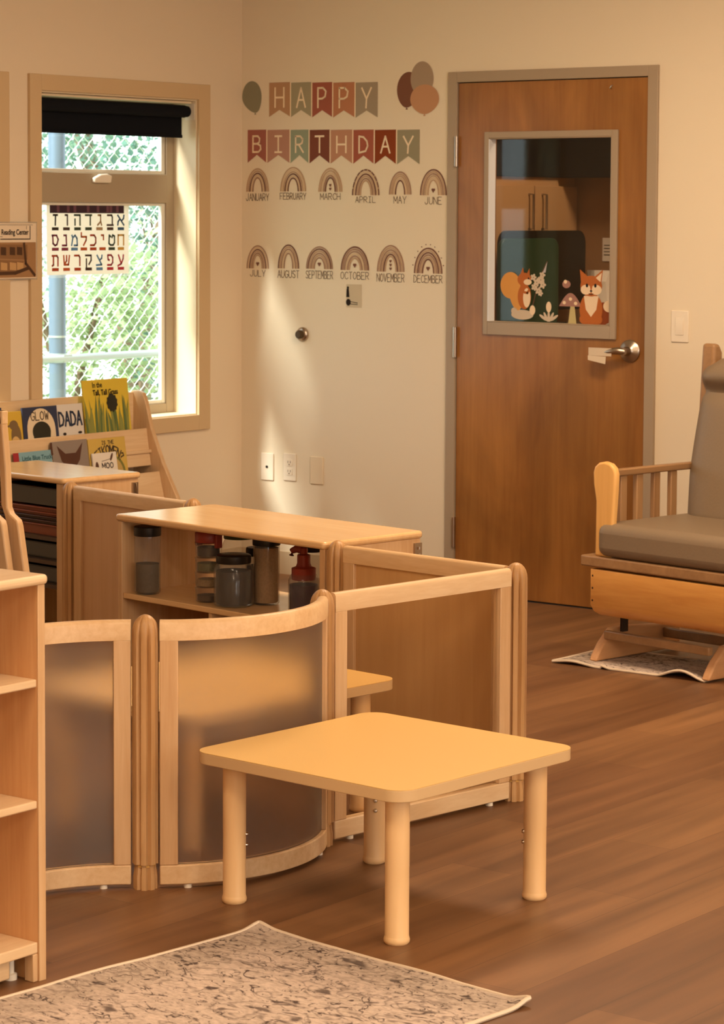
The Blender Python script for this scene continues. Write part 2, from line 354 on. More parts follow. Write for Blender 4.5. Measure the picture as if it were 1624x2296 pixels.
LET = {
 'A': [[(0,0),(.5,1),(1,0)],[(.2,.38),(.8,.38)]], 'B': [[(0,0),(0,1),(.6,1),(.85,.85),(.8,.62),(.55,.52),(0,.52)],[(.55,.52),(.95,.4),(1,.18),(.7,0),(0,0)]],
 'C': [[(1,.82),(.7,1),(.25,.92),(0,.5),(.25,.08),(.7,0),(1,.2)]], 'D': [[(0,0),(0,1),(.5,.95),(.9,.7),(1,.42),(.75,.1),(0,0)]],
 'E': [[(1,1),(0,1),(0,0),(1,0)],[(0,.52),(.75,.52)]], 'F': [[(1,1),(0,1),(0,0)],[(0,.52),(.75,.52)]],
 'G': [[(1,.85),(.6,1),(.15,.85),(0,.45),(.25,.06),(.7,0),(1,.25),(1,.45),(.6,.45)]], 'H': [[(0,0),(0,1)],[(1,0),(1,1)],[(0,.5),(1,.5)]],
 'I': [[(.5,0),(.5,1)],[(.15,1),(.85,1)],[(.15,0),(.85,0)]], 'J': [[(.85,1),(.85,.2),(.55,0),(.2,.05),(.05,.3)]],
 'K': [[(0,0),(0,1)],[(1,1),(0,.45),(1,0)]], 'L': [[(0,1),(0,0),(.95,0)]], 'M': [[(0,0),(0,1),(.5,.3),(1,1),(1,0)]], 'N': [[(0,0),(0,1),(1,0),(1,1)]],
 'O': [[(.5,1),(.12,.82),(0,.5),(.12,.18),(.5,0),(.88,.18),(1,.5),(.88,.82),(.5,1)]], 'P': [[(0,0),(0,1),(.6,1),(.95,.82),(.85,.55),(.5,.45),(0,.45)]],
 'R': [[(0,0),(0,1),(.6,1),(.92,.82),(.85,.58),(.5,.48),(0,.48)],[(.4,.48),(1,0)]], 'S': [[(.95,.85),(.6,1),(.15,.9),(.1,.65),(.5,.52),(.9,.38),(.9,.12),(.5,0),(.05,.15)]],
 'T': [[(.5,0),(.5,1)],[(0,1),(1,1)]], 'U': [[(0,1),(0,.3),(.25,.03),(.7,.03),(1,.3),(1,1)]], 'V': [[(0,1),(.5,0),(1,1)]], 'W': [[(0,1),(.25,0),(.5,.7),(.75,0),(1,1)]],
 'Y': [[(0,1),(.5,.45),(1,1)],[(.5,.45),(.45,0)]], '?': [[(.1,.8),(.4,1),(.9,.8),(.5,.45),(.5,.28)],[(.5,.05),(.5,0)]], '.': [[(.5,.05),(.5,0)]],
}
def text_obj(txt, size, mats, name, parent, loc, align='CENTER', bold=0, sx=1, rot=(0, 0, 0)):
    cu = bpy.data.curves.new('t', 'FONT'); cu.body = txt; cu.size = size; cu.align_x = align; cu.align_y = 'CENTER'; cu.offset = bold; cu.resolution_u = 3; cu.fill_mode = 'FRONT'
    t = bpy.data.objects.new('t', cu); COL.objects.link(t)
    dg = bpy.context.evaluated_depsgraph_get(); me = bpy.data.meshes.new_from_object(t.evaluated_get(dg))
    bpy.data.objects.remove(t); bpy.data.curves.remove(cu)
    me.materials.clear(); me.materials.append(mats); me.name = name
    o = bpy.data.objects.new(name, me); COL.objects.link(o); o.parent = parent; o.location = loc; o.scale = (sx, 1, 1); o.rotation_euler = rot
    return o
def dup(src, loc, label, rotz=None, group=None):
    r = src.copy(); COL.objects.link(r); r.location = loc
    if rotz is not None: r.rotation_euler = (0, 0, rotz)
    r['label'] = label
    if group: r['group'] = group
    for ch in list(src.children):
        c = ch.copy(); COL.objects.link(c); c.parent = r
        for g in ch.children:
            d = g.copy(); COL.objects.link(d); d.parent = c
    return r
ON_BACK = (R(90), 0, 0)            # flat work on the back wall: x right, y up
ON_LEFT = (R(90), 0, R(90))        # flat work on the left wall

# ------------------------------------------------------------------ room shell
XR, YF, ZC = 9.6, -10.0, 2.86
def struct(o, label, cat): return tag(o, label, cat, kind='structure')
struct(MB().box(0, XR, YF, 0, -.1, 0).build('floor', floor_mat(), smooth=0), 'dark reddish brown wood plank floor', 'floor')
struct(MB().box(-.16, XR+.16, YF-.16, .16, ZC, ZC+.12).build('ceiling', CEIL, smooth=0), 'plain off-white ceiling of the room', 'ceiling')
Y0, Y1, Z0, Z1 = -1.272, -.305, .714, 2.088          # visible window opening
V0, V1 = -2.49, -1.528                                # its neighbour, cut by the left picture edge
wl = MB()
wl.box(-.16, 0, YF-.16, V0, 0, ZC); wl.box(-.16, 0, V1, Y0, 0, ZC); wl.box(-.16, 0, Y1, .16, 0, ZC)
for a, b in ((V0, V1), (Y0, Y1)): wl.box(-.16, 0, a, b, 0, Z0); wl.box(-.16, 0, a, b, Z1, ZC)
struct(wl.build('wall_left', WALL_L, smooth=0), 'window wall left of the corner, warm light tinted into its paint', 'wall')
DX0, DX1, DZ = 1.184, 2.098, 2.139                    # door leaf
FX0, FX1, FZ = DX0-.05, DX1+.05, DZ+.047
struct(MB().box(0, FX0, 0, .16, 0, ZC).box(FX1, XR+.16, 0, .16, 0, ZC).box(FX0, FX1, 0, .16, FZ, ZC).build('wall_back', WALL, smooth=0), 'cream painted wall with the door and birthday decals', 'wall')
wr = MB(); wr.box(XR, XR+.16, YF-.16, -8.6, 0, ZC); wr.box(XR, XR+.16, -6.6, -5.6, 0, ZC); wr.box(XR, XR+.16, -3.6, 0, 0, ZC)
for a, b in ((-8.6, -6.6), (-5.6, -3.6)): wr.box(XR, XR+.16, a, b, 0, .75); wr.box(XR, XR+.16, a, b, 2.35, ZC)
struct(wr.build('wall_right', WALL, smooth=0), 'painted wall right of the camera with two window openings', 'wall')
struct(MB().box(0, XR, YF-.16, YF, 0, ZC).build('wall_front', WALL, smooth=0), 'painted wall behind the camera', 'wall')
struct(MB().box(0, FX0-.003, -.008, 0, 0, .1).box(FX1+.003, XR, -.008, 0, 0, .1).build('baseboard_back', BASEB, smooth=0), 'low tan baseboard below the birthday wall', 'baseboard')
struct(MB().box(0, .008, YF, -.008, 0, .1).build('baseboard_left', BASEB, smooth=0), 'low tan baseboard below the windows', 'baseboard')

def make_window(name, y0, y1, label):
    w = thing(name, label, 'window', (0, 0, 0), kind='structure'); t = .066
    m = MB(); m.box(.0, .016, y0-t, y0, Z0-t, Z1+t); m.box(.0, .016, y1, y1+t+.008, Z0-t, Z1+t); m.box(.0, .016, y0, y1, Z1, Z1+t); m.box(.0, .016, y0, y1, Z0-t, Z0)
    m.build('trim', TRIM, w, bevel=.002)
    j = MB(); e = .006
    j.box(-.128, .001, y0, y0+e, Z0, Z1).box(-.128, .001, y1-e, y1, Z0, Z1).box(-.128, .001, y0+e, y1-e, Z1-e, Z1).box(-.128, .001, y0+e, y1-e, Z0, Z0+e)
    j.build('jamb_lining', mat('jamb_cream_paint', '#ead9b8', .6), w)
    a, b, c, d = y0+e, y1-e, Z0+e, Z1-e
    f = MB(); fw = .05
    f.box(-.158, -.126, a, a+fw, c, d).box(-.158, -.126, b-fw, b, c, d).box(-.158, -.126, a+fw, b-fw, c, c+fw-.008).box(-.158, -.126, a+fw, b-fw, d-fw, d)
    f.box(-.158, -.122, a+fw, b-fw, 1.638, 1.763)
    f.build('frame', VINYL, w, bevel=.003)
    for k, (z0, z1) in enumerate(((c+fw-.008, 1.638), (1.763, d-fw))):
        sw = .024; s = MB(); p, q = a+fw, b-fw
        s.box(-.152, -.134, p, p+sw, z0, z1).box(-.152, -.134, q-sw, q, z0, z1).box(-.152, -.134, p+sw, q-sw, z0, z0+.016).box(-.152, -.134, p+sw, q-sw, z1-.012, z1)
        so = s.build('sash', mat('sash_white', '#e6e2d4', .45), w, bevel=.002)
        MB().box(-.146, -.141, p+sw, q-sw, z0+.016, z1-.012).build('glass', GLASS, so, smooth=0)
    yc = (y0+y1)/2
    h = MB(); h.prism([(yc-.05, 1.722), (yc+.05, 1.722), (yc+.056, 1.752), (yc+.03, 1.76), (yc-.01, 1.758), (yc-.052, 1.742)], 'x', -.122, -.1)
    h.build('handle', WHITE, w, bevel=.005)
    return w
make_window('window_1', Y0, Y1, 'tan trimmed window with the alphabet poster on its glass')
make_window('window_2', V0, V1, 'window at the left picture edge, only its right trim showing')

def make_door():
    d = thing('door_1', 'brown wood door with a glass panel and lever handle in a taupe frame', 'door', kind='structure')
    f = MB(); f.box(FX0, DX0-.004, -.014, .15, 0, FZ).box(DX1+.004, FX1, -.014, .15, 0, FZ).box(DX0-.004, DX1+.004, -.014, .15, DZ+.004, FZ)
    f.box(DX0-.004, DX0+.012, .046, .09, 0, DZ+.004).box(DX1-.012, DX1+.004, .046, .09, 0, DZ+.004).box(DX0, DX1, .046, .09, DZ-.01, DZ+.004)
    f.build('door_frame', FRAME, d, bevel=.002)
    gx0, gx1, gz0, gz1 = 1.345, 1.94, 1.152, 1.91
    s = MB(); s.box(DX0, gx0, -.004, .042, .008, DZ).box(gx1, DX1, -.004, .042, .008, DZ).box(gx0, gx1, -.004, .042, .008, gz0).box(gx0, gx1, -.004, .042, gz1, DZ)
    s.build('door_leaf', DOORW, d, smooth=0)
    MB().box(DX0+.01, DX1-.01, .002, .038, 0, .012).build('door_gap_shade', BLACK, d)  # black strip added as the shadow in the gap below the leaf
    l = MB(); o = .0; ox0, ox1, oz0, oz1 = 1.322, 1.967, 1.1, 1.936
    l.box(ox0, gx0, -.016, -.004, oz0, oz1).box(gx1, ox1, -.016, -.004, oz0, oz1).box(gx0, gx1, -.016, -.004, oz0, gz0).box(gx0, gx1, -.016, -.004, gz1, oz1)
    t = .004
    MB().box(gx0, gx0+t, -.0155, .03, gz0+t, gz1-t).build('lit_glazing_bead', mat('lit_glazing_bead', '#e2e6ea', .3, spec=.6), d)  # left reveal paler than the frame: daylight on it put into the colour
    l.box(gx1-t, gx1, -.016, .044, gz0, gz1).box(gx0+t, gx1-t, -.016, .044, gz0, gz0+t).box(gx0+t, gx1-t, -.016, .044, gz1-t, gz1)
    l.build('glass_frame', FRAME, d, bevel=.002)
    MB().box(gx0+t, gx1-t, .03, .036, gz0+t, gz1-t).build('glass', DGLASS, d, smooth=0)
    for z0, z1 in ((1.795, 1.92), (1.0, 1.126), (.2, .326)):
        h = MB(); h.lathe([(.009, 0), (.009, z1-z0)], 12, (DX0-.003, -.016, z0))
        for k in range(1, 4): h.lathe([(.0096, -.001), (.0096, .001)], 12, (DX0-.003, -.016, z0+(z1-z0)*k/4))
        h.box(DX0-.004, DX0+.001, -.012, .0, z0, z1)
        h.build('hinge', STEEL, d)
    k = MB(); k.lathe([(.0, 0), (.046, 0), (.046, .006), (.04, .012), (.026, .016), (.018, .024), (.016, .055), (.0, .057)], 28)
    hd = k.build('handle', STEEL, d, (2.032, -.004, 1.056), (R(90), 0, 0))
    lv = MB(); lv.tube([(0, 0, .045), (-.02, .002, .06), (-.05, .0, .062), (-.1, -.008, .058), (-.135, -.012, .054)], [.014, .015, .013, .011, .01], 12)
    lv.build('lever', STEEL, hd)
    tp = MB(); tp.box(-.152, -.045, -.02, .012, .07, .0715); tp.add([(-.155, -.02, .0715), (-.07, -.022, .0715), (-.07, -.052, .075), (-.152, -.038, .075)], [(0, 1, 2, 3)])
    tag(tp.build('tape_flag', mat('masking_tape', '#d9c8ae', .7), hd), 'pale tape folded around the lever')
    hk = MB(); hk.tube([(1.93, -.004, 2.097), (1.93, -.016, 2.1), (1.936, -.02, 2.108), (1.938, -.012, 2.112)], .0025, 8); hk.build('hook', CHROME, d)
make_door()

# ------------------------------------------------------------------ room beyond the door glass
nook = MB(); nook.box(0, 3.4, 1.52, 1.6, 0, 2.7).box(-.16, 0, .16, 1.6, 0, 2.7).box(3.4, 3.5, .16, 1.6, 0, 2.7)
struct(nook.build('wall_beyond', mat('brown_wall_paint', '#a07852', .7), smooth=0), 'brown wall seen through the door glass', 'wall')
struct(MB().box(0, 3.5, .16, 1.6, -.1, 0).build('floor_beyond', mat('brown_floor', '#6a4a32', .6), smooth=0), 'floor of the room beyond the door', 'floor')
struct(MB().box(-.16, 3.5, .16, 1.6, 2.7, 2.8).build('ceiling_beyond', CEIL, smooth=0), 'ceiling of the room beyond the door', 'ceiling')
struct(MB().box(0, 1.5, 1.36, 1.52, 1.772, 2.7).box(0, .8, .3, 1.36, 1.772, 2.7).build('trim_1', mat('black_soffit', '#14110f', .7), smooth=0), 'black soffit above the cabinet behind the door glass', 'soffit')
cb = thing('tall_cabinet', 'tan tall cabinet with two bar handles, seen through the door glass', 'cabinet', (0, 0, 0))
MB().box(.25, .78, .25, 1.515, 0, 1.77).build('body', mat('cabinet_tan', '#c59a6c', .5), cb)
for a, b, hy in ((.62, 1.15, 1.1), (1.155, 1.515, 1.21)):
    dr = MB().box(.78, .8, a, b-.004, .1, 1.73).build('door', mat('cabinet_tan', '#c59a6c', .5), cb, bevel=.002)
    MB().tube([(.8, hy, 1.53), (.826, hy, 1.53), (.826, hy, 1.69), (.8, hy, 1.69)], .006, 8).build('handle', STEEL, dr)
sc = thing('black_screen', 'black round-cornered panel behind the squirrel decal in the door glass', 'screen', (0, 0, 0))
MB().prism(rrect(.7, 1.385, 1.16, 1.525, .06, 6), 'x', .9, .93).build('panel', mat('soft_black', '#17130f', .5), sc)
MB().box(.86, .9, 1.0, 1.08, 1.1, 1.2).box(.83, .95, .9, 1.2, 1.091, 1.105).build('stand', BLACK, sc)
MB().box(.801, 1.25, .3, 1.515, 0, 1.09).build('counter', mat('counter_brown', '#7d6a58', .6), bevel=.004)
tag(bpy.data.objects['counter'], 'dull brown counter below the black panel beyond the door', 'counter')
tag(MB().prism(rrect(.62, 1.09, 1.092, 1.49, .05, 6), 'x', .955, .975).build('green_reflection', mat('reflection_green', '#24422c', .4), bevel=.004), 'green reflection on the black panel, added as a round-cornered slab', 'board')  # slab added to show the green reflection on the black panel
bgm = MB(); rr = random.Random(3); vs = []; n = 12
for j in range(6):
    for k in range(n):
        a = 2*PI*k/n; r = (.075+.012*rr.uniform(-1, 1))*(1-.06*j)
        vs.append((1.06+r*math.cos(a), 1.3+r*.7*math.sin(a), 1.092+j*.05))
bgm.add(vs, [(j*n+k, j*n+(k+1) % n, (j+1)*n+(k+1) % n, (j+1)*n+k) for j in range(5) for k in range(n)])
tag(bgm.build('paper_bag', PAPER, smooth=0), 'crumpled white bag behind the fox decal in the door glass', 'bag')
nt_ = thing('wall_notice', 'small white printed notice on the brown wall beyond the door', 'notice', (.94, 1.518, 1.38), rot=ON_BACK)
Flat().poly([(0, 0), (.12, 0), (.12, .11), (0, .11)]).build('sheet', PAPER, nt_, (0, 0, .001))
q = Flat()
for y in (.075, .06, .045, .03): q.stroke([(.01, y), (.11, y)], .004)
q.build('print_lines', INK, nt_, (0, 0, .0015))
add_light('nook_fill_light', 'AREA', (1.9, .85, 2.6), (0, 0, 0), 22, WARM, .6, .3)  # unseen light added to brighten the cabinet beyond the door

# woodland animal decals on the door glass
def dcol(n, c): return mat('decal_'+n, c, .6, spec=.2)
FOX, FOXD, CREAM, PINKG, OLIVE, BLK = dcol('fox', '#b5662f'), dcol('fox_dark', '#8a4420'), dcol('cream', '#ecd3b0'), dcol('mauve', '#a3786a'), dcol('moss', '#c2b27c'), dcol('black', '#1c1410')
GOLD, PALE = dcol('gold', '#d79a50'), dcol('pale', '#cdbba2')
DZY = .0285
sq = thing('squirrel_decal', 'orange squirrel sticker at the lower left of the door glass', 'decal', (1.48, DZY, 1.215), rot=ON_BACK)
f = Flat(); f.ell(-.05, .09, .05, .055, 0); f.ell(-.025, .045, .028, .06, 0, rot=.3); f.build('tail', [GOLD], sq)
f = Flat(); f.ell(.02, .045, .033, .052, 0); f.ell(.02, .115, .035, .028, 0); f.poly([(-.002, .135), (.012, .165), (.018, .138)], 0); f.poly([(.03, .137), (.044, .162), (.046, .13)], 0)
f.ell(.032, .04, .018, .04, 1); f.ell(.036, .105, .02, .012, 1); f.ell(.04, .12, .004, .004, 2); f.ell(.056, .112, .004, .003, 2); f.stroke([(.01, .065), (.035, .06), (.045, .075)], .01, 0)
f.build('body', [FOX, CREAM, BLK], sq, (0, 0, .0008))
tw = thing('blossom_twig_decal', 'pale blossom twig sticker right of the squirrel on the glass', 'decal', (1.56, DZY, 1.25), rot=ON_BACK)
f = Flat(); f.stroke([(-.02, -.03), (.0, .04), (.025, .11), (.05, .155)], .006, 0)
for x, y, r in ((0, .07, .014), (.02, .08, .014), (-.012, .05, .012), (.03, .06, .013), (.01, .035, .013), (.028, .1, .012), (.02, .025, .01), (-.015, .09, .012)):
    for k in range(5): f.ell(x+r*.7*math.cos(k*1.257), y+r*.7*math.sin(k*1.257), r*.6, r*.45, 1, 8, rot=k*1.257)
f.poly([(.03, .11), (.052, .155), (.044, .11)], 2); f.build('twig', [dcol('stem', '#57402c'), PALE, dcol('grey', '#b9b2b4')], tw)
fx = thing('fox_decal', 'seated orange fox sticker with a cream chest on the door glass', 'decal', (1.825, DZY, 1.155), rot=ON_BACK)
f = Flat(); f.ell(.055, .045, .055, .045, 0, rot=.3); f.ell(.085, .075, .028, .024, 1); f.build('tail', [FOXD, CREAM], fx)
f = Flat(); f.ell(0, .06, .055, .068, 0); f.poly([(-.035, .115), (.035, .115), (.025, .06), (0, .03), (-.025, .06)], 1); f.ell(-.03, .02, .025, .02, 0); f.ell(.03, .02, .025, .02, 0); f.build('body', [FOX, CREAM], fx, (0, 0, .0015))
f = Flat(); f.ell(0, .155, .052, .042, 0); f.poly([(-.048, .165), (-.055, .222), (-.012, .19)], 0); f.poly([(.048, .165), (.055, .222), (.012, .19)], 0)
f.poly([(.044, .172), (.05, .21), (.022, .188)], 1); f.ell(-.024, .14, .026, .02, 1); f.ell(.024, .14, .026, .02, 1); f.poly([(-.016, .19), (.016, .19), (0, .13)], 0)
f.ell(-.02, .157, .006, .008, 2); f.ell(.02, .157, .006, .008, 2); f.ell(0, .135, .006, .004, 2); f.stroke([(-.01, .124), (0, .12), (.01, .124)], .003, 2)
f.build('head', [FOX, CREAM, BLK], fx, (0, 0, .0022))
ms = thing('mushroom_decal', 'mauve spotted mushroom sticker left of the fox on the glass', 'decal', (1.725, DZY, 1.155), rot=ON_BACK)
f = Flat(); f.poly([(-.01, 0), (.03, 0), (.02, .07), (.0, .07)], 1); f.poly([(-.055+.11*k/12*1, .07+.055*math.sin(PI*k/12)) for k in range(13)], 0)
for x, y in ((-.03, .085), (0, .1), (.025, .083)): f.ell(x, y, .008, .007, 2)
f.ell(-.02, .16, .02, .016, 0); f.ell(-.025, .17, .008, .008, 2); f.build('mushroom', [PINKG, OLIVE, CREAM], ms)
sn = thing('hedgehog_decal', 'small pale animal sticker under the squirrel on the glass', 'decal', (1.49, DZY, 1.165), rot=ON_BACK)
f = Flat(); f.ell(0, .02, .055, .02, 0); f.ell(-.04, .035, .016, .014, 0); f.ell(.05, .04, .014, .02, 1); f.build('animal', [PALE, CREAM], sn)
sp = thing('sprout_decal', 'pale leafy sprout sticker at the bottom middle of the door glass', 'decal', (1.62, DZY, 1.16), rot=ON_BACK)
f = Flat()
for a in (-1, -.5, 0, .5, 1): f.ell(.018*a*1.5, .022-.006*abs(a), .006, .022, 0, rot=-a)
f.ell(.0, .06, .013, .022, 1); f.build('sprout', [PALE, CREAM], sp)

# ------------------------------------------------------------------ wall decals: banners
def pennant_banner(name, label, word, xs, ztop, zdrop, zb, notch, cols):
    b = thing(name, label, 'banner', (xs[0], -.0015, 0), rot=ON_BACK)
    n = len(word)
    for i, ch in enumerate(word):
        a, c = xs[i]-xs[0], xs[i+1]-xs[0]; sag = zdrop*i/n
        t = ztop-sag; bt = zb-sag; e = .003
        f = Flat(); f.poly([(a+e, bt), ((a+c)/2, notch-sag), (c-e, bt), (c-e, t), (a+e, t)], 0)
        p = f.build('pennant', mat('pennant_'+cols[i][0], cols[i][1], .8, spec=.1), b); p['label'] = cols[i][0].replace('_', ' ')+' pennant'
        g = Flat(); w = c-a
        for pl in LET[ch]: g.stroke([(a+w*(.3+.4*px), notch-sag+.012+(.084 if n == 5 else .07)*py) for px, py in pl], .008, 0)
        g.build('letter', mat('letter_cream', '#f4dfc0', .8, spec=.1), p, (0, 0, .0006))
        if i: Flat().poly([(a-e, bt+.004), (a+e, bt+.004), (a+e, t), (a-e, t)]).build('seam', mat('letter_cream', '#f4dfc0', .8), p, (0, 0, .0001))
    return b
TAN, SAGE, ROSE, CORAL, GREY = ('tan', '#b8906e'), ('sage', '#a49b80'), ('rose', '#a4604f'), ('coral', '#bb8060'), ('grey', '#a3947f')
pennant_banner('pennant_banner', 'short top banner of five swallowtail pennants spelling HAPPY', 'HAPPY', [.155, .279, .398, .514, .636, .761], 2.17, .016, 2.02, 2.05, [TAN, SAGE, ROSE, CORAL, GREY])
DUSTY, GREEN, BROWN, BLUSH, RUST, SAGE2, BRICK = ('dusty_rose', '#a5675a'), ('green', '#959f88'), ('brown', '#7f4c3c'), ('blush', '#bd8d72'), ('rust', '#8b4426'), ('olive_grey', '#989178'), ('brick', '#a65f4c')
pennant_banner('pennant_banner', 'long lower banner of eight swallowtail pennants spelling BIRTHDAY', 'BIRTHDAY', [.032, .145, .277, .384, .501, .625, .741, .86, .984], 1.965, .015, 1.82, 1.855, [DUSTY, ('mauve', '#b78a76'), GREEN, BROWN, BLUSH, BRICK, RUST, SAGE2])
def balloon(label, cx, cz, rx, rz, col, tip, lay=0):
    o = thing('balloon_decal', label, 'decal', (cx, -.0012-.0006*lay, cz), rot=ON_BACK)
    n = 32; pts = []
    for k in range(n):
        a = 2*PI*k/n; y = math.sin(a); sq_ = 1 if y > 0 else 1-.18*y*y
        pts.append((rx*math.cos(a)*sq_+(tip*y*y*(1 if y < 0 else 0)), rz*y))
    f = Flat(); f.poly(pts); f.build('balloon', col, o)
    f = Flat(); f.poly([(tip-.006, -rz-.008), (tip+.006, -rz-.008), (tip, -rz+.003)]); f.build('knot', col, o)
balloon('single olive grey balloon decal left of the top banner', .058, 2.11, .056, .07, mat('balloon_olive', '#8f8a72', .8, spec=.1), .02)
balloon('dark brown balloon decal, left of the three balloons', .922, 2.12, .062, .075, mat('balloon_brown', '#7d5544', .8, spec=.1), -.01)
balloon('tall grey balloon decal, top of the three balloons', .992, 2.162, .06, .075, mat('balloon_grey', '#a8937d', .8, spec=.1), 0, 1)
balloon('peach balloon decal, lowest of the three balloons', 1.006, 2.078, .075, .062, mat('balloon_peach', '#c1926f', .8, spec=.1), 0, 2)

# ------------------------------------------------------------------ birthday rainbows
RT = [mat('rainbow_light', '#c0a183', .85, spec=.05), mat('rainbow_mid', '#a68570', .85, spec=.05), mat('rainbow_dark', '#7b574a', .85, spec=.05), mat('rainbow_pale', '#d8bd9a', .85, spec=.05)]
MON = [('JANUARY', .092, .067, 1.692, .104, .044, 'plain arch above the faint first month', [0, 0, 2, 3, 1]), ('FEBRUARY', .295, .075, 1.693, .107, .039, 'wide', [0, 3, 0, 2, 3, 2]),
 ('MARCH', .503, .068, 1.691, .104, .038, 'dotted', [0, 0, 3, 1, 2]), ('APRIL', .696, .076, 1.676, .112, .035, '', [2, 3, 2, 0, 1, 0]), ('MAY', .88, .061, 1.679, .098, .041, '', [1, 0, 0, 3, 2]),
 ('JUNE', 1.054, .071, 1.676, .11, .042, '', [2, 0, 1, 0, 3, 0]), ('JULY', .094, .066, 1.352, .103, .039, '', [1, 3, 2, 0, 1, 0]), ('AUGUST', .27, .062, 1.355, .106, .045, '', [2, 0, 1, 3, 1]),
 ('SEPTEMBER', .444, .077, 1.356, .099, .046, '', [1, 2, 0, 1, 0, 1]), ('OCTOBER', .639, .079, 1.354, .103, .043, '', [2, 1, 1, 3, 1, 0]), ('NOVEMBER', .832, .075, 1.351, .114, .047, '', [1, 0, 1, 0, 2, 0]),
 ('DECEMBER', 1.03, .076, 1.347, .109, .043, '', [2, 0, 2, 1, 0, 2])]
HEARTS = {'MARCH': 2, 'JUNE': 1, 'JULY': 1, 'SEPTEMBER': 1, 'OCTOBER': 1, 'NOVEMBER': 3, 'DECEMBER': 1}
for nm, cx, w, z, h, tb, _, seq in MON:
    w *= 1.96
    o = thing('rainbow_decal', 'brown rainbow wall decal lettered '+nm, 'decal', (cx, -.0012, z), rot=ON_BACK, group='month rainbows on the birthday wall')
    f = Flat(); n = len(seq); step = w*.5*.68/n; leg = h-w*.62 if h > w*.62 else 0
    rx = w/2; hh = h
    for i, c in enumerate(seq):
        f.arch(0, 0, rx, hh, step*.78, c, 0); rx -= step; hh -= step*1.1
    if nm in ('APRIL', 'DECEMBER'):
        for k in range(1, 11):
            a = PI*k/11; q = 1.0 if nm == 'APRIL' else 1.16
            f.ell((w/2-step*.4)*q*math.cos(a), (h-step*.4)*q*math.sin(a), .0028, .0028, 3 if nm == 'APRIL' else 2, 8)
    f.build('rainbow', RT, o)
    if nm in HEARTS:
        g = Flat()
        for k in range(HEARTS[nm]):
            y = .012+.016*k; r = .006 if HEARTS[nm] > 1 else .0085
            if HEARTS[nm] == 1: y = .02
            g.ell(-r*.5, y+r*.4, r*.62, r*.62, 0, 12); g.ell(r*.5, y+r*.4, r*.62, r*.62, 0, 12); g.poly([(-r*1.05, y+r*.25), (0, y-r*1.2), (r*1.05, y+r*.25)])
        g.build('heart', RT[2], o, (0, 0, .0008))
    g = Flat(); ww = min(w*1.0, len(nm)*.022); g.word(nm, -ww/2, -tb+.004, ww, tb*.72, .0022); g.build('month_name', mat('month_ink', '#5c4638', .85), o, (0, 0, .0005))

# small card, door stop, outlet plates, switch
o = thing('picture_card', 'small card with two dark figures below the October rainbow', 'card', (.635, -.001, 1.243), rot=ON_BACK)
Flat().poly([(-.042, -.05), (.042, -.05), (.042, .05), (-.042, .05)]).build('card', mat('card_grey', '#cdbd9f', .8), o)
f = Flat(); f.ell(-.033, .035, .006, .006); f.poly([(-.04, .03), (-.028, .03), (-.024, -.006), (-.042, -.006)]); f.ell(-.03, -.028, .013, .015); f.stroke([(-.02, -.025), (.02, -.03)], .003); f.stroke([(-.02, -.035), (.02, -.037)], .003); f.build('figures', INK, o, (0, 0, .0005))
o = thing('door_stop', 'round metal door stop with a dark bumper on the wall', 'door stop', (.352, 0, 1.068), rot=ON_BACK)
MB().lathe([(.0, 0), (.032, 0), (.032, .006), (.027, .012), (.022, .016)], 28).build('rose', STEEL, o)
MB().lathe([(.019, .01), (.019, .03), (.015, .036), (0, .036)], 24).build('bumper', mat('brown_rubber', '#4b3a22', .6), o)
def plate(label, cx, cz, kind, cat='wall plate', h=.122, w=.072):
    nm = {'switch': 'light_switch', 'jack': 'wall_plate', 'outlet': 'electrical_outlet', 'blank': 'wall_plate'}[kind]
    o = thing(nm, label, cat, (cx, 0, cz), rot=ON_BACK)
    MB().prism(rrect(-w/2, w/2, -h/2, h/2, .004, 3), 'z', 0, .006).build('plate', WHITE if kind != 'blank' else mat('painted_plate', '#e6d6b9', .6), o, bevel=.0025)
    if kind == 'switch':
        MB().prism(rrect(-.018, .018, -.034, .034, .002, 2), 'z', .006, .0085).build('rocker_frame', WHITE, o, bevel=.0008)
        m = MB(); m.prism([(-.03, .0085), (0, .0125), (.03, .0088)], 'x', -.0155, .0155); m.build('rocker', WHITE, o)
    if kind == 'jack': MB().lathe([(.006, .006), (.006, .009), (.003, .009)], 16).build('jack', BLACK, o)
    if kind == 'outlet':
        for yy in (.02, -.02):
            p = MB().prism(rrect(-.017, .017, yy-.015, yy+.015, .007, 4), 'z', .006, .0085).build('socket', WHITE, o)
            q = MB(); q.box(-.008, -.0055, yy-.002, yy+.008, .0085, .0088).box(.0055, .008, yy-.002, yy+.008, .0085, .0088).lathe([(.0032, .0085), (.0032, .0088)], 10, (0, yy-.008, 0)); q.build('slots', mat('socket_dark', '#5a4632', .7), p)
plate('white wall plate with one round jack, leftmost of three', .154, .472, 'jack')
plate('white double electrical outlet, middle of the three plates', .283, .478, 'outlet', 'outlet')
plate('blank cream wall plate, rightmost of the three plates', .435, .473, 'blank')
plate('white rocker light switch right of the door', 2.2575, 1.161, 'switch', 'light switch', .124, .078)

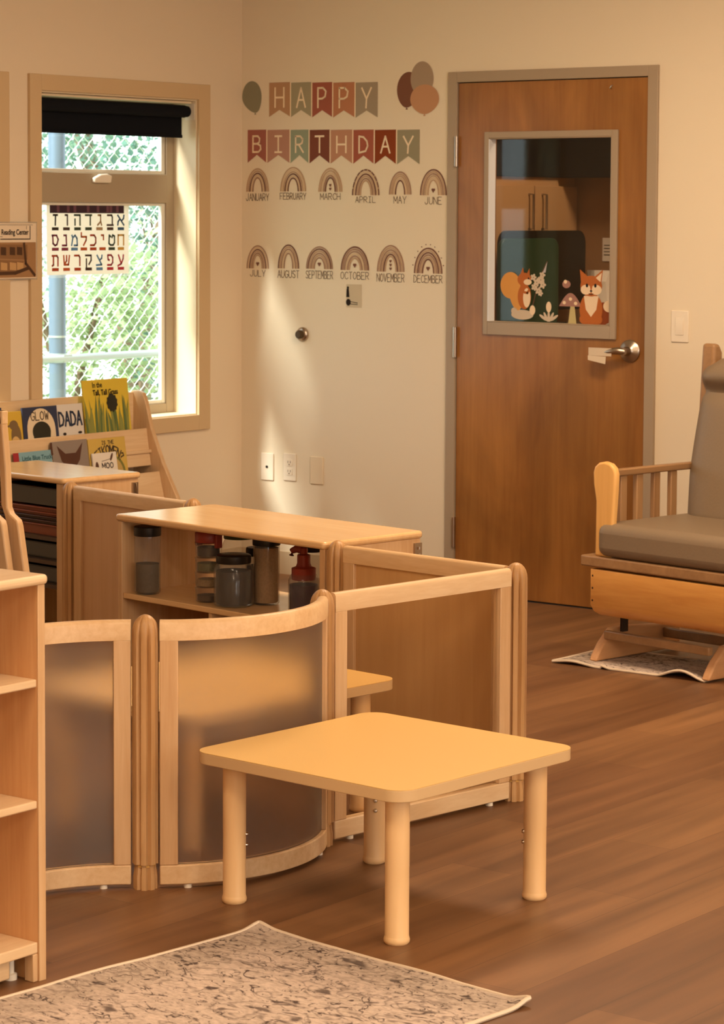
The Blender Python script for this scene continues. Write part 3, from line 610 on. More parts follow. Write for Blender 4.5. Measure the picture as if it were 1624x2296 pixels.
HEB = {'א': [[(0,1),(1,0)],[(1,1),(.95,.7),(.62,.42)],[(0,0),(.05,.35),(.35,.62)]], 'ב': [[(.05,1),(.75,1),(.85,.8),(.85,0)],[(0,0),(1,0)]],
 'ג': [[(.3,1),(.7,1),(.7,.4),(.85,0)],[(.7,.35),(.2,0)]], 'ד': [[(0,1),(1,1)],[(.78,1),(.78,0)]], 'ה': [[(0,1),(.9,1),(.9,0)],[(.1,.6),(.1,0)]],
 'ו': [[(.3,1),(.65,1),(.65,0)]], 'ז': [[(.2,1),(.85,1)],[(.55,1),(.5,0)]], 'ח': [[(.05,0),(.05,1),(.95,1),(.95,0)]],
 'ט': [[(.35,.85),(.1,1),(.05,.15),(.3,0),(.75,0),(.95,.25),(.95,.9),(.65,1),(.55,.75)]], 'י': [[(.3,1),(.65,1),(.65,.55)]],
 'כ': [[(.05,1),(.65,1),(.9,.75),(.9,.25),(.65,0),(.05,0)]], 'ל': [[(.1,1.25),(.1,.85),(.9,.85),(.85,.5),(.45,0)]],
 'מ': [[(.1,1),(.25,.75),(.05,0)],[(.25,.75),(.6,1),(.9,.7),(.95,0),(.45,0)]], 'נ': [[(.35,1),(.7,1),(.75,0),(.1,0)]],
 'ס': [[(0,1),(.7,1),(.95,.6),(.75,.1),(.45,0),(.15,.2),(.1,1)]], 'ע': [[(.1,1),(.55,.1)],[(.9,1),(.85,.6),(.55,.1),(0,-.1)]],
 'פ': [[(.35,.5),(.15,.55),(.1,1),(.65,1),(.9,.75),(.9,.25),(.65,0),(.05,0)]], 'צ': [[(.1,1),(.85,.05),(0,0)],[(.9,1),(.85,.7),(.5,.5)]],
 'ק': [[(0,1),(.9,1),(.9,.5),(.55,.1)],[(.15,.65),(.15,-.35)]], 'ר': [[(0,1),(.7,1),(.85,.8),(.85,0)]],
 'ש': [[(.05,1),(.15,.1),(.8,.1),(.95,1)],[(.5,1),(.5,.5),(.15,.1)]], 'ת': [[(0,1),(.75,1),(.9,.8),(.9,0)],[(.2,1),(.2,.1),(0,0)]]}
# ------------------------------------------------------------------ window things: blind, posters
bl = thing('roller_blind', 'black roller blind rolled up at the top of the window', 'blind', (0, 0, 0))
m = MB(); pr_ = [(.0, 0), (.024, 0), (.024, .02), (.027, .02), (.027, .915), (.0, .915)]
m.lathe(pr_, 20); m.build('roll', BLIND, bl, (-.034, Y0+.012+.93, 2.036), (R(90), 0, 0))
fm = MB(); pts = [(-.058, 2.036), (-.0585, 1.94), (-.0575, 1.928), (-.0545, 1.928), (-.056, 1.94), (-.0555, 2.036)]
fm.prism(pts, 'y', Y0+.02, -.34); fm.build('cloth', BLIND, bl)
MB().box(-.064, -.052, Y0+.02, -.338, 1.922, 1.936).build('hem_bar', BLIND, bl, bevel=.003)
for yy in (-.3128, Y0+.007): MB().box(-.06, -.005, yy, yy+.0018, 2.0, 2.07).build('bracket', WHITE, bl)
MB().box(-.075, -.02, Y0+.012, -.316, 2.07, 2.08).build('head_rail', mat('jamb_cream_paint', '#ead9b8', .6), bl)
# alphabet poster taped to the glass
ap = thing('alphabet_poster', 'laminated poster of coloured Hebrew letters on the window glass', 'poster', (-.1395, -1.09, 1.335), rot=ON_LEFT)
PW, PH = .5, .3
Flat().poly([(-.012, -.012), (PW+.012, -.012), (PW+.012, PH+.012), (-.012, PH+.012)]).build('lamination', clear('lamination', (1, 1, 1), .85, rough=.1, haze=.25, hcol=(.9, .9, .85)), ap)
Flat().poly([(0, 0), (PW, 0), (PW, PH), (0, PH)]).build('sheet', translucent('poster_paper', '#efe0cc', .45), ap, (0, 0, .0006))
f = Flat(); f.poly([(.018, .258), (.47, .258), (.47, .296), (.018, .296)], 0)
for x in (.06, .12, .16, .24, .3, .36, .38, .42): f.poly([(x, .262), (x+.016, .262), (x+.016, .292), (x, .292)], 1)
f.build('header', [mat('poster_plum', '#3a2430', .8), mat('poster_plum_light', '#6b4450', .8)], ap, (0, 0, .0009))
PC = {'b': '#4a5f7c', 'n': '#564038', 'g': '#4a5040', 't': '#b09070', 'r': '#b04a2c', 'm': '#8a4250', 'y': '#d0a050', 'l': '#6d90b8', 'o': '#c06038', 'd': '#40352e', 'c': '#b8404a'}
PM = {k: translucent('poster_'+k, v, .3) for k, v in PC.items()}
rows = [(.19, 'זוהדגבא', 'dnggtnb'), (.105, 'סנמלכיטח', 'mmlororgy'.replace('rorg', 'rog')), (.02, 'תשרקצפע', 'rorolmc'.replace('olm', 'nlc'))]
for zy, letters, cols in rows:
    n = len(letters)
    for i, ch in enumerate(letters):
        x = .05+.4*i/(n-1); c = PM[cols[i % len(cols)]]
        f = Flat()
        for pl in HEB[ch]: f.stroke([(-.019+.038*px, .018+.042*py) for px, py in pl], .0085)
        f.build('letter', c, ap, (x, zy, .0012))
        f = Flat(); f.poly([(x-.02, zy-.004), (x+.02, zy-.004), (x+.02, zy+.009), (x-.02, zy+.009)]); f.build('colour_block', c, ap, (0, 0, .0011))
# reading sign
rs = thing('reading_sign', 'laminated sign lettered Reading Center between the windows', 'sign', (.0175, -1.53, 1.33), rot=ON_LEFT)
Flat().poly([(-.12, -.006), (.226, -.006), (.226, .228), (-.12, .228)]).build('lamination', clear('lamination', (1, 1, 1), .85, rough=.1, haze=.25, hcol=(.9, .9, .85)), rs)
Flat().poly([(-.115, 0), (.22, 0), (.22, .222), (-.115, .222)]).build('sheet', mat('sign_paper', '#e6d3b8', .7), rs, (0, 0, .0005))
f = Flat(); f.poly([(-.115, .004), (.218, .004), (.218, .145), (-.115, .145)], 0); f.poly([(-.1, .085), (.17, .075), (.17, .135), (-.1, .14)], 1); f.poly([(-.1, .03), (.13, .02), (.15, .07), (-.1, .08)], 1)
for x in (-.08, -.03, .02, .07, .11): f.poly([(x, .035), (x+.036, .033), (x+.036, .062), (x, .066)], 2); f.poly([(x, .095), (x+.03, .093), (x+.03, .125), (x, .127)], 3 if x > 0 else 2)
f.stroke([(-.1, .02), (.1, .022), (.17, .04)], .014, 3); f.stroke([(.15, .14), (.16, .06), (.21, .012)], .012, 3)
f.build('photo_print', [mat('print_tan', '#a27a52', .8), mat('print_brown', '#8a6440', .8), mat('print_light', '#c49a66', .8), mat('print_dark', '#4e3420', .8)], rs, (0, 0, .0009))
f = Flat(); f.stroke([(.02, .158), (.185, .158)], .004); f.stroke([(.185, .158), (.185, .21)], .004); f.stroke([(-.11, .215), (.2, .215)], .0015); f.stroke([(.165, .198), (.165, .21)], .002); f.stroke([(.018, .168), (.03, .168)], .002); f.build('border', INK, rs, (0, 0, .001))
text_obj('Reading Center', .03, INK, 'lettering', rs, (.1, .185, .0012), bold=.0008, sx=.8)

# ------------------------------------------------------------------ outdoors
struct(MB().box(-14, -.16, -9, 9, -.3, -.2).build('ground', mat('outdoor_ground', '#8a9470', .95), smooth=0), 'sunlit ground outside the window', 'ground')
GALV = mat('galvanised_wire', '#e6ecea', .5, metal=.1)
GPOST = mat('galvanised_pipe', '#6f8296', .45, metal=.3)
GRAIL = mat('galvanised_rail', '#b9c6c8', .4, metal=.4)
fe = thing('chain_link_fence', 'chain link fence with a pipe post and rail outside the window', 'fence', (-1.2, 0, 0))
FXX = 0
for y in (.057, -2.6): MB().lathe([(.041, -.25), (.041, 2.7), (.02, 2.75)], 20, (0, y, 0)).build('post', GPOST, fe)
MB().tube([(.055, -3, .902), (.055, 2.4, .902)], .0185, 12).build('rail', GRAIL, fe)
bd = MB(); bd.lathe([(.045, .88), (.045, .925)], 20, (0, .057, 0)); bd.lathe([(.044, 1.0), (.044, 1.01)], 20, (0, .057, 0)); bd.box(.0, .07, .03, .085, .885, .92); bd.build('clamp', GRAIL, fe)
ch = MB(); P = .036; zz0, zz1 = .2, 2.6; ya, yb = -.75, 1.5; k = 0
y = ya
while y < yb:
    path = []; z = zz0; i = 0
    while z < zz1:
        path.append((.012*(1 if (i+k) % 2 else -1), y+(P if (i+k) % 2 else 0), z)); z += P; i += 1
    ch.tube([(-.05+p[0]*.3, p[1], p[2]) for p in path], .0026, 4)
    y += P; k += 1
    path = []
ch.build('wire_mesh', GALV, fe, smooth=0)
# foliage
LEAF = []
for i, c in enumerate(('#90aa86', '#74937c', '#b0c398', '#66897a')):
    LEAF.append(translucent('leaf_%s' % 'abcd'[i], c, .4))
def shrub(name, label, cat, x, y, rad, hgt, mi, n, seed, trunk=.05):
    o = thing(name, label, cat, (x, y, -.2), group=None)
    r = random.Random(seed); m = MB()
    cl = [(Vector((r.uniform(-.7, .7)*rad, r.uniform(-.7, .7)*rad, r.uniform(.25, .95)*hgt)), r.uniform(.25, .5)*rad) for _ in range(16)]
    for i in range(n):
        c, cr = r.choice(cl); d = Vector((r.gauss(0, 1), r.gauss(0, 1), r.gauss(0, 1))).normalized()*cr*r.uniform(.7, 1.05)
        p = c+d; p.z = max(.05, p.z)
        s = r.uniform(.035, .075); a = Vector((r.uniform(-1, 1), r.uniform(-1, 1), r.uniform(-.8, .4))).normalized(); b = a.cross(Vector((r.uniform(-.5, .5), r.uniform(-.5, .5), 1))).normalized()*s*.45; a = a*s
        nn = a.cross(b).normalized()*s*.12
        m.add([p, p+a*.5+b+nn, p+a, p+a*.5-b+nn], [(0, 1, 2), (0, 2, 3)])
    m.build('foliage', LEAF[mi], o, smooth=0, recalc=False)
    t = MB()
    for q in range(4):
        a = q*1.6; t.tube([(.05*math.cos(a), .05*math.sin(a), 0), (.1*rad*math.cos(a), .1*rad*math.sin(a), hgt*.4), (.5*rad*math.cos(a), .5*rad*math.sin(a), hgt*.85)], [trunk*.5, trunk*.4, trunk*.15], 7)
    t.build('stems', mat('bark', '#6b5a48', .9), o)
    return o
shrub('shrub', 'bright green leafy shrub low behind the fence post', 'shrub', -3.0, .75, .75, 1.7, 0, 2600, 1)
shrub('shrub', 'pale green shrub behind the fence right of the post', 'shrub', -3.3, 2.3, .75, 1.9, 2, 2800, 2)
shrub('shrub', 'dark green bush behind the wire at the right window edge', 'shrub', -3.7, 3.8, .75, 2.1, 3, 2600, 3)
shrub('tree', 'mid green tree filling the upper window behind the fence', 'tree', -5.7, 3.9, 1.3, 3.0, 1, 4200, 4, .14)
shrub('tree', 'pale sunlit tree behind the shrubs at the left of the window', 'tree', -5.4, 1.3, 1.2, 2.7, 2, 3600, 5, .14)
shrub('tree', 'far dark green tree at the right of the window view', 'tree', -6.8, 6.7, 1.5, 3.2, 3, 4200, 6, .16)

# ------------------------------------------------------------------ posts and play panels
POST_H = .653
def post_mesh():
    m = MB(); n = 64; prof = []
    zs = [0, .004, .03, .052, .0525, .06, .0605, .075, .1, .2, .3, .4, .5, .53, .56, .58, .6, .61, .622, .632, .64, .647, .651, .653]
    vs = []; fs = []
    for z in zs:
        R0 = .0315
        if z > .61: R0 *= math.sqrt(max(.02, 1-((z-.61)/.0435)**2))*.999 if z < .6535 else .1
        if .052 <= z <= .06: R0 *= .82
        if z < .052: R0 *= .93
        depth = .0085
        if .52 < z < .6: depth = .0105
        if z > .6: depth = .0075*max(.1, (.653-z)/.053)
        if z < .1: depth = .006
        for k in range(n):
            a = 2*PI*k/n; g = max(0, math.cos(8*a))**(1.6 if z < .53 else 3)
            r = max(.0008, R0-depth*g); vs.append((r*math.cos(a+.2), r*math.sin(a+.2), z))
    for j in range(len(zs)-1):
        for k in range(n): fs.append((j*n+k, j*n+(k+1) % n, (j+1)*n+(k+1) % n, (j+1)*n+k))
    fs += [tuple(range(n))[::-1], tuple(range((len(zs)-1)*n, len(zs)*n))]
    return m.add(vs, fs)
PA, PB, PC_, PD, PE, PF = (3.345, -4.305), (3.414, -3.722), (3.514, -3.0), (2.849, -2.937), (1.804, -2.382), (1.128, -2.262)
PG = (3.278, -4.888)
def post(xy, label):
    o = thing('panel_post', label, 'post', (xy[0], xy[1], 0), group='fluted connector posts')
    return o
pa = post(PA, 'fluted maple connector post between the two frosted curved panels')
post_mesh().build('shaft', POSTW, pa, smooth=50); MB().lathe([(.0262, .0535), (.0262, .0595)], 8).build('thread_insert', mat('brass_insert', '#c89a54', .5), pa)
for xy, lab in ((PB, 'fluted post where the frosted curved panel meets the clear panel'), (PC_, 'fluted post at the far right corner of the play panels'), (PD, 'fluted post at the front right corner of the jar shelf'), (PE, 'fluted post behind the back left corner of the jar shelf'), (PF, 'fluted post at the right corner of the black tray shelf'), (PG, 'fluted post behind the tall near bookshelf at the left')):
    dup(pa, (xy[0], xy[1], 0), lab, group='fluted connector posts')
RT0, RT1, RB0, RB1, TH = .593, .641, .01, .057, .014
def rail_sec(z0, z1): return [(-TH, z0), (TH, z0), (TH, z1-.009), (TH*.7, z1-.002), (TH*.3, z1), (-TH*.3, z1), (-TH*.7, z1-.002), (-TH, z1-.009)]
def box_sec(z0, z1): return [(-TH, z0), (TH, z0), (TH, z1), (-TH, z1)]
def sub(path, s0, s1):
    """part of a polyline between lengths s0 and s1"""
    out = []; acc = 0; P_ = [Vector(p) for p in path]; Ls = [(P_[i+1]-P_[i]).length for i in range(len(P_)-1)]; tot = sum(Ls)
    if s1 <= 0: s1 = tot+s1
    for i, l in enumerate(Ls):
        a, b = acc, acc+l
        if b > s0 and a < s1:
            if not out: out.append(tuple(P_[i].lerp(P_[i+1], max(0, (s0-a)/l))))
            out.append(tuple(P_[i].lerp(P_[i+1], min(1, (s1-a)/l))))
        acc = b
    return out
def panel(name, label, path, infill, wood_rail, thick=.003):
    o0 = path[0]; o = thing(name, label, 'play panel', (o0[0], o0[1], 0))
    p = [(x-o0[0], y-o0[1]) for x, y in path]; e = .034; sw = .042
    MB().sweep(sub(p, e, -e), rail_sec(RT0, RT1)).build('top_rail', wood_rail, o, bevel=0)
    MB().sweep(sub(p, e, -e), box_sec(RB0, RB1)).build('bottom_rail', wood_rail, o, bevel=.003)
    MB().sweep(sub(p, e, e+sw), box_sec(RB1, RT0)).build('stile', M_Z, o, bevel=.002)
    MB().sweep(sub(p, -e-sw+sum((Vector(p[i+1])-Vector(p[i])).length for i in range(len(p)-1)), -e), box_sec(RB1, RT0)).build('stile', M_Z, o, bevel=.002)
    MB().sweep(sub(p, e+sw, -e-sw), [(-thick, RB1), (thick, RB1), (thick, RT0), (-thick, RT0)]).build('infill', infill, o, smooth=60)
    for s in (.1, -.1):
        q = sub(p, s, s+.01) if s > 0 else sub(p, sum((Vector(p[i+1])-Vector(p[i])).length for i in range(len(p)-1))+s, -(-s-.01))
        MB().lathe([(.01, 0), (.01, RB0)], 12, (q[0][0], q[0][1], 0)).build('glide', WHITE, o)
    return o
def arc(p0, head, total, length_chord, n=28):
    rad = length_chord/(2*math.sin(abs(total)/2)); pts = [p0]; x, y = p0; st = rad*abs(total)/n; h = head
    for i in range(n):
        h2 = h+total/n; hm = (h+h2)/2; f_ = math.sin(abs(total)/n/2)/(abs(total)/n/2)
        x += st*f_*math.cos(hm); y += st*f_*math.sin(hm); pts.append((x, y)); h = h2
    return pts
chord = math.hypot(PB[0]-PA[0], PB[1]-PA[1]); ca = math.atan2(PB[1]-PA[1], PB[0]-PA[0]); T = R(98)
panel('curved_panel', 'curved frosted panel bulging out behind the front table', arc(PA, ca-T/2, T, chord), FROST, M_X)
chord = math.hypot(PA[0]-PG[0], PA[1]-PG[1]); ca = math.atan2(PA[1]-PG[1], PA[0]-PG[0])
panel('curved_panel', 'curved frosted panel half hidden by the tall near bookshelf', arc(PG, ca+T/2, -T, chord), FROST, M_X)
panel('straight_panel', 'straight clear panel in a pale maple frame behind the front table', [PB, PC_], ACRYL, M_Y)
panel('straight_panel', 'straight solid wood panel from the jar shelf to the corner post', [PD, PC_], PLY, M_X)
panel('straight_panel', 'straight solid wood panel between tray shelf and jar shelf', [PF, PE], wood('ply_pale', '#d6b088', '#c89e74', 2, fine=30), M_X)

# ------------------------------------------------------------------ tables
def table(name, label, cx, cy, rot, sx, sy, hgt, li):
    o = thing(name, label, 'table', (cx, cy, 0), rot)
    t = .028
    MB().prism(rrect(-sx/2, sx/2, -sy/2, sy/2, .05, 8), 'z', hgt-.0012, hgt).build('laminate_top', TABLE, o, smooth=30)
    MB().prism(rrect(-sx/2, sx/2, -sy/2, sy/2, .05, 8), 'z', hgt-t, hgt-.0012).build('edge_band', TEDGE, o, bevel=.002)
    for a in (-1, 1):
        for b in (-1, 1):
            lx, ly = a*(sx/2-li), b*(sy/2-li)
            lg = MB().lathe([(.0, .0), (.025, 0), (.0285, .004), (.0292, .01), (.0275, .016), (.0268, .018), (.0268, .17), (.0272, .172), (.0272, hgt-t)], 28, (lx, ly, 0)).build('leg', TLEG, o)
            an = math.atan2(-ly, -lx)
            for z in (.135, .16):
                MB().lathe([(.0, .0), (.0055, .0), (.0055, .003), (.003, .006), (0, .0065)], 12).build('bolt', CHROME, lg, (lx+.026*math.cos(an), ly+.026*math.sin(an), z), (0, R(90), an))
    return o
table('square_table', 'low square yellow-topped table standing alone in front of the panels', 3.855, -4.039, R(-3.75), .64, .64, .358, .072)
table('toddler_table', 'low yellow-topped table inside the panels, half behind the frosted panel', 2.985, -3.64, R(-6.5), .64, .76, .358, .075)

# ------------------------------------------------------------------ jar shelf
JS = thing('jar_shelf', 'low open maple shelf with jars in a row under its top', 'shelf', (1.865, -2.815, 0), R(-8))
SD = .4
MB().prism(rrect(-.004, .957, -.008, SD+.01, .014, 4), 'z', .623, .645).build('top', TOPX, JS, bevel=.008, seg=3)
for a, b in ((.003, .024), (.931, .952)): MB().box(a, b, 0, SD, .04, .623).build('side_panel', M_Z, JS, bevel=.002)
MB().box(.024, .931, .004, SD-.006, .377, .395).build('shelf_board', TOPX, JS, bevel=.003)
MB().box(.024, .931, .004, SD, .06, .08).build('shelf_board', M_X, JS, bevel=.003)
MB().box(.43, .444, .01, SD-.02, .08, .377).build('divider', M_Z, JS)
MB().box(.024, .931, SD-.012, SD-.006, .08, .377).build('back_panel', PLY, JS)
MB().box(.03, .936, .02, .035, .0, .06).box(.03, .936, SD-.035, SD-.02, .0, .06).build('plinth', M_X, JS)
hm = MB(); hm.box(.952, .959, SD-.03, SD, .54, .61)
for z in (.555, .575, .595): hm.lathe([(.006, -.004), (.006, .004)], 8, (.96, SD-.015, z))
hm.build('connector_hinge', STEEL, JS)
A8 = R(-8); JO = Vector((1.865, -2.815))
def jl(u, v): return (JO.x+u*math.cos(A8)-v*math.sin(A8), JO.y+u*math.sin(A8)+v*math.cos(A8), .3955)
def jar(name, label, u, v, r, h, lidh, lidm, content=None, fill=.6, shoulder=.9, neck=.85, body=None):
    o = thing(name, label, 'jar' if name == 'jar' else 'bottle', jl(u, v), A8)
    hb = h-lidh; m = MB(); m.lathe([(r*.9, 0), (r, .005), (r, hb*shoulder), (r*neck, hb)], 28)
    m.build('container', body or JARP, o, smooth=50)
    MB().lathe([(r*neck*1.06, hb), (r*neck*1.08, hb+.002), (r*neck*1.08, h-.003), (r*neck, h)], 28).build('lid', lidm, o)
    if content:
        MB().lathe([(r*.84, .006), (r*.9, .01), (r*.9, hb*fill), (.0, hb*fill+.004)], 24).build('contents', content, o, smooth=50)
    return o
def cmat(n, c, **k): return mat(n, c, .7, noise=.35, nscale=160, **k)
REDL = mat('red_plastic', '#8c3526', .4); GRNL = mat('green_plastic', '#4d5a38', .5)
jar('bottle', 'tall clear bottle with a black cap at the left end of the jar shelf', .088, .052, .041, .214, .03, BLACK, cmat('grey_beads', '#6e6250'), .52, .97, .98)
# stacked snack tower with red lid
o = thing('stacking_container', 'stack of small clear cups under a red lid on the jar shelf', 'container', jl(.343, .085), A8)
for k in range(4):
    c = MB().lathe([(.036, .0), (.04, .004), (.041, .04), (.043, .042), (.043, .0455)], 24, (0, 0, .046*k)).build('cup', JARP, o)
    MB().lathe([(.034, .004), (.035, .006), (.035, .02+.004*k), (0, .022+.004*k)], 20, (0, 0, .046*k)).build('contents', cmat(['brown_grain', 'tan_grain', 'olive_grain', 'dark_grain'][k], ['#5c4630', '#a0845c', '#77704c', '#4a3b2c'][k]), c)
m = MB(); m.lathe([(.04, .184), (.042, .188), (.042, .212), (.036, .22)], 24); m.box(-.052, -.04, -.012, .012, .17, .212); m.box(.04, .052, -.012, .012, .17, .212); m.build('lid', REDL, o, bevel=.002)
jar('jar', 'wide clear jar with a black lid, nearest of the jars', .46, .085, .061, .158, .026, BLACK, cmat('dark_beans', '#4c4238'), .82, .86, .82)
jar('jar', 'clear jar with a green lid behind the black-lidded jar', .22, .32, .056, .19, .026, GRNL, cmat('pale_beads', '#8a8070'), .3, .82, .8)
jar('jar', 'clear jar with a black lid and dark filling behind the tall tube', .425, .215, .037, .165, .026, BLACK, cmat('black_beans', '#3a322b'), .78, .88, .9)
jar('bottle', 'tall tube of tan shells with a black cap', .505, .18, .041, .205, .022, BLACK, cmat('tan_shells', '#ab8a62'), .96, .98, .98)
jar('bottle', 'tall clear bottle with a black cap at the right end of the jar shelf', .62, .26, .04, .2, .032, BLACK, None, .5, .97, .98)
o = thing('pump_bottle', 'purple-filled clear pump bottle with a red pump head', 'bottle', jl(.705, .15), A8)
MB().lathe([(.044, 0), (.047, .005), (.047, .1), (.04, .115), (.024, .124)], 26).build('container', JARP, o, smooth=50)
MB().lathe([(.041, .005), (.043, .008), (.043, .085), (0, .087)], 24).build('contents', cmat('purple_liquid', '#4a3a4a'), o, smooth=50)
m = MB(); m.lathe([(.036, .1), (.037, .104), (.037, .135), (.024, .14), (.02, .15), (.02, .175), (.012, .178), (.012, .195)], 20); m.tube([(0, 0, .19), (-.03, 0, .19), (-.05, 0, .182), (-.054, 0, .168)], [.014, .012, .01, .008], 10); m.build('pump', REDL, o)

# ------------------------------------------------------------------ tray shelf (left, behind)
TS = thing('tray_shelf', 'low maple shelf stacked with dark trays at the left', 'shelf', (1.095, -2.265, 0), R(-7.5))
LW = .6; TD = .345
MB().prism(rrect(-LW, .008, -.008, TD+.008, .014, 4), 'z', .64, .661).build('top', TOPX, TS, bevel=.008, seg=3)
for a, b in ((-.04, -.004), (-LW+.008, -LW+.034)): MB().box(a, b, 0, TD, .03, .64).build('side_panel', M_Z, TS, bevel=.002)
MB().box(-LW+.034, -.04, TD-.012, TD, .04, .64).build('back_panel', PLY, TS)
for z in (.445, .36, .275, .06): MB().box(-LW+.034, -.04, .006, TD-.012, z-.014, z).build('shelf_board', mat('dark_shelf', '#4e3a2a', .5) if z > .1 else M_X, TS)
MB().box(-LW+.04, -.045, .02, .035, 0, .046).build('plinth', M_X, TS)
hm = MB(); hm.box(-.004, .004, TD-.03, TD-.005, .575, .625); hm.tube([(.006, TD-.018, .58), (.012, TD-.018, .6), (.006, TD-.018, .622)], .003, 6); hm.build('connector_hinge', STEEL, TS)
A7 = R(-7.5); TO = Vector((1.095, -2.265))
def tl(u, v, z): return (TO.x+u*math.cos(A7)-v*math.sin(A7), TO.y+u*math.sin(A7)+v*math.cos(A7), z)
def tray(label, u, z, h, m_, group=None, w=.36, d=.29):
    o = thing('tray', label, 'tray', tl(u, .165, z), A7, group); x, y = w/2, d/2
    t = MB(); t.box(-x+.02, x-.02, -y+.02, y-.02, 0, .004)
    for a, b, c, d_ in ((-x+.015, x-.015, -y+.015, -y+.02), (-x+.015, x-.015, y-.02, y-.015), (-x+.015, -x+.02, -y+.02, y-.02), (x-.02, x-.015, -y+.02, y-.02)): t.box(a, b, c, d_, 0, h)
    t.build('body', m_, o)
    r = MB()
    for a, b, c, d_ in ((-x, x, -y, -y+.018), (-x, x, y-.018, y), (-x, -x+.018, -y+.018, y-.018), (x-.018, x, -y+.018, y-.018)): r.box(a, b, c, d_, h, h+.005)
    r.build('rim', m_, o, bevel=.002)
    return o
TERR = mat('terracotta_plastic', '#8a4a30', .45); DKB = mat('dark_brown_plastic', '#4a2c20', .4)
tray('shiny black bin on top of the tray stack', -.235, .552, .06, mat('smoke_plastic', '#1d1815', .22, spec=.6))
lab = ['deep terracotta tray at the bottom of the tray stack', 'brown tray second from the bottom of the tray stack', 'brown tray third from the bottom of the tray stack', 'brown tray fourth from the bottom of the tray stack', 'reddish tray topmost of the brown tray stack']
zt = .4455
for i, (h_, m_) in enumerate(((.034, TERR), (.009, DKB), (.009, DKB), (.009, TERR), (.012, TERR))):
    tray(lab[i], -.235, zt, h_, m_, 'brown trays stacked on the tray shelf'); zt += h_+.0055
tray('black bin on the second compartment of the tray shelf', -.235, .3605, .055, mat('smoke_plastic', '#1d1815', .22, spec=.6))
tray('black bin on the third compartment of the tray shelf', -.235, .2755, .055, mat('smoke_plastic', '#1d1815', .22, spec=.6))

# ------------------------------------------------------------------ easel at the left edge
ez = thing('wooden_easel', 'slanted pale wooden easel leg with a notch at the left picture edge', 'easel', (2.05, -3.5, 0))
def slant(off, y0, y1):
    # profile of one notched leg in the x-z plane
    return [(-.03+off, 1.02), (-.005+off, 1.02), (.012+off, .86), (.018+off, .74), (.028+off, .722), (.056+off, .705), (.062+off, .69), (.086+off, .56), (.2+off, .0), (.155+off, .0), (.04+off, .56), (.016+off, .69), (.006+off, .72), (-.006+off, .745), (-.012+off, .86)]
MB().prism(slant(0, 0, 0), 'y', 0, .026).build('leg', M_Z, ez, bevel=.004)
MB().prism(slant(-.024, 0, 0), 'y', -.04, -.014).build('leg', M_Z, ez, bevel=.004)
MB().prism([(-x_, z_) for x_, z_ in [(p[0]+.62, p[1]) for p in slant(0, 0, 0)]], 'y', 0, .026).build('leg', M_Z, ez, bevel=.004)
MB().box(-.62, .0, .0, .026, .98, 1.02).build('top_rail', M_X, ez, bevel=.003)
MB().prism([(-.6, .45), (.045, .45), (-.01, .72), (-.58, .72)], 'y', -.013, -.001).build('board', mat('easel_grey_board', '#8a7a66', .7), ez)

# ------------------------------------------------------------------ tall near bookshelf, left edge
NS = thing('open_bookshelf', 'tall empty maple bookshelf cut off by the left picture edge', 'shelf', (3.674, -4.972, 0))
DP, WL = .375, 1.1
MB().prism(rrect(-DP, .008, -WL, .006, .012, 4), 'z', .831, .852).build('top', M_Y, NS, bevel=.008, seg=3)
SHADED_MAPLE = wood('maple_inner_shade', '#dcae7c', '#c89360', 2)  # inside boards more orange than the maple: occlusion shade put into the colour
SHADED_MAPLE_Y = wood('maple_inner_shade_shelf', '#ecc496', '#dcab78', 1)
nsp = MB().box(-DP+.005, -.004, -.02, 0, .0, .831).build('side_panel', SHADED_MAPLE, NS)
MB().box(-.004, 0, -.02, 0, .0, .831).build('lit_edge_strip', M_Z, nsp, bevel=.001)  # paler strip added: daylight on the panel's front edge put into colour
MB().box(-DP+.005, 0, -WL+.006, -WL+.026, .0, .831).build('side_panel', M_Z, NS, bevel=.002)
MB().box(-DP+.005, -DP+.015, -WL+.026, -.02, .06, .831).build('back_panel', SHADED_MAPLE, NS)
for z in (.635, .381, .083): MB().box(-DP+.015, -.004, -WL+.026, -.02, z-(.017 if z > .1 else .024), z).build('shelf_board', M_Y, NS, bevel=.003)
MB().prism([(-WL+.1, .012), (-.075, .012), (-.075, .059), (-WL+.1, .059)], 'x', -.05, -.03).build('kick_board', M_Y, NS, bevel=.004)
MB().box(-.03, -.004, -.034, -.02, .0, .059).build('foot', M_Z, NS, bevel=.002)
MB().lathe([(.014, 0), (.014, .012), (.008, .014), (.008, .059)], 14, (-.06, -.045, 0)).build('glide', WHITE, NS)

# ------------------------------------------------------------------ book display by the window
BK = thing('book_display', 'maple book display rack with slanted tiers under the window', 'bookcase', (.018, -.751, 0))
def side_prof(): return [(.0, 0), (.34, 0), (.335, .25), (.262, .408), (.182, .545), (.116, .69), (.086, .8), (.07, .836), (.045, .846), (.012, .846), (.0, .84)]
for y in (0, -1.24): MB().prism(side_prof(), 'y', y, y+.022).build('side_panel', M_Z, BK, bevel=.003)
MB().box(.004, .016, -1.218, 0, .05, .838).build('back_panel', M_Y, BK)
def slat(x0, z0, x1, z1, t=.012):
    d = Vector((x1-x0, z1-z0)).normalized(); n = Vector((d.y, -d.x))*t if d.y > 0 else Vector((-d.y, d.x))*t
    return [(x0, z0), (x1, z1), (x1-n.x, z1-n.y), (x0-n.x, z0-n.y)]
for x0, z0, x1, z1 in ((.12, .533, .094, .69), (.206, .36, .166, .512), (.29, .14, .24, .33)):
    MB().prism(slat(x0, z0, x1, z1), 'y', -1.218, 0).build('tier_front', M_Y, BK, bevel=.003)
for x0, x1, z in ((.016, .12, .6), (.06, .19, .42), (.1, .28, .2)):
    MB().box(x0, x1, -1.218, 0, z-.012, z).build('tier_floor', M_Y, BK)
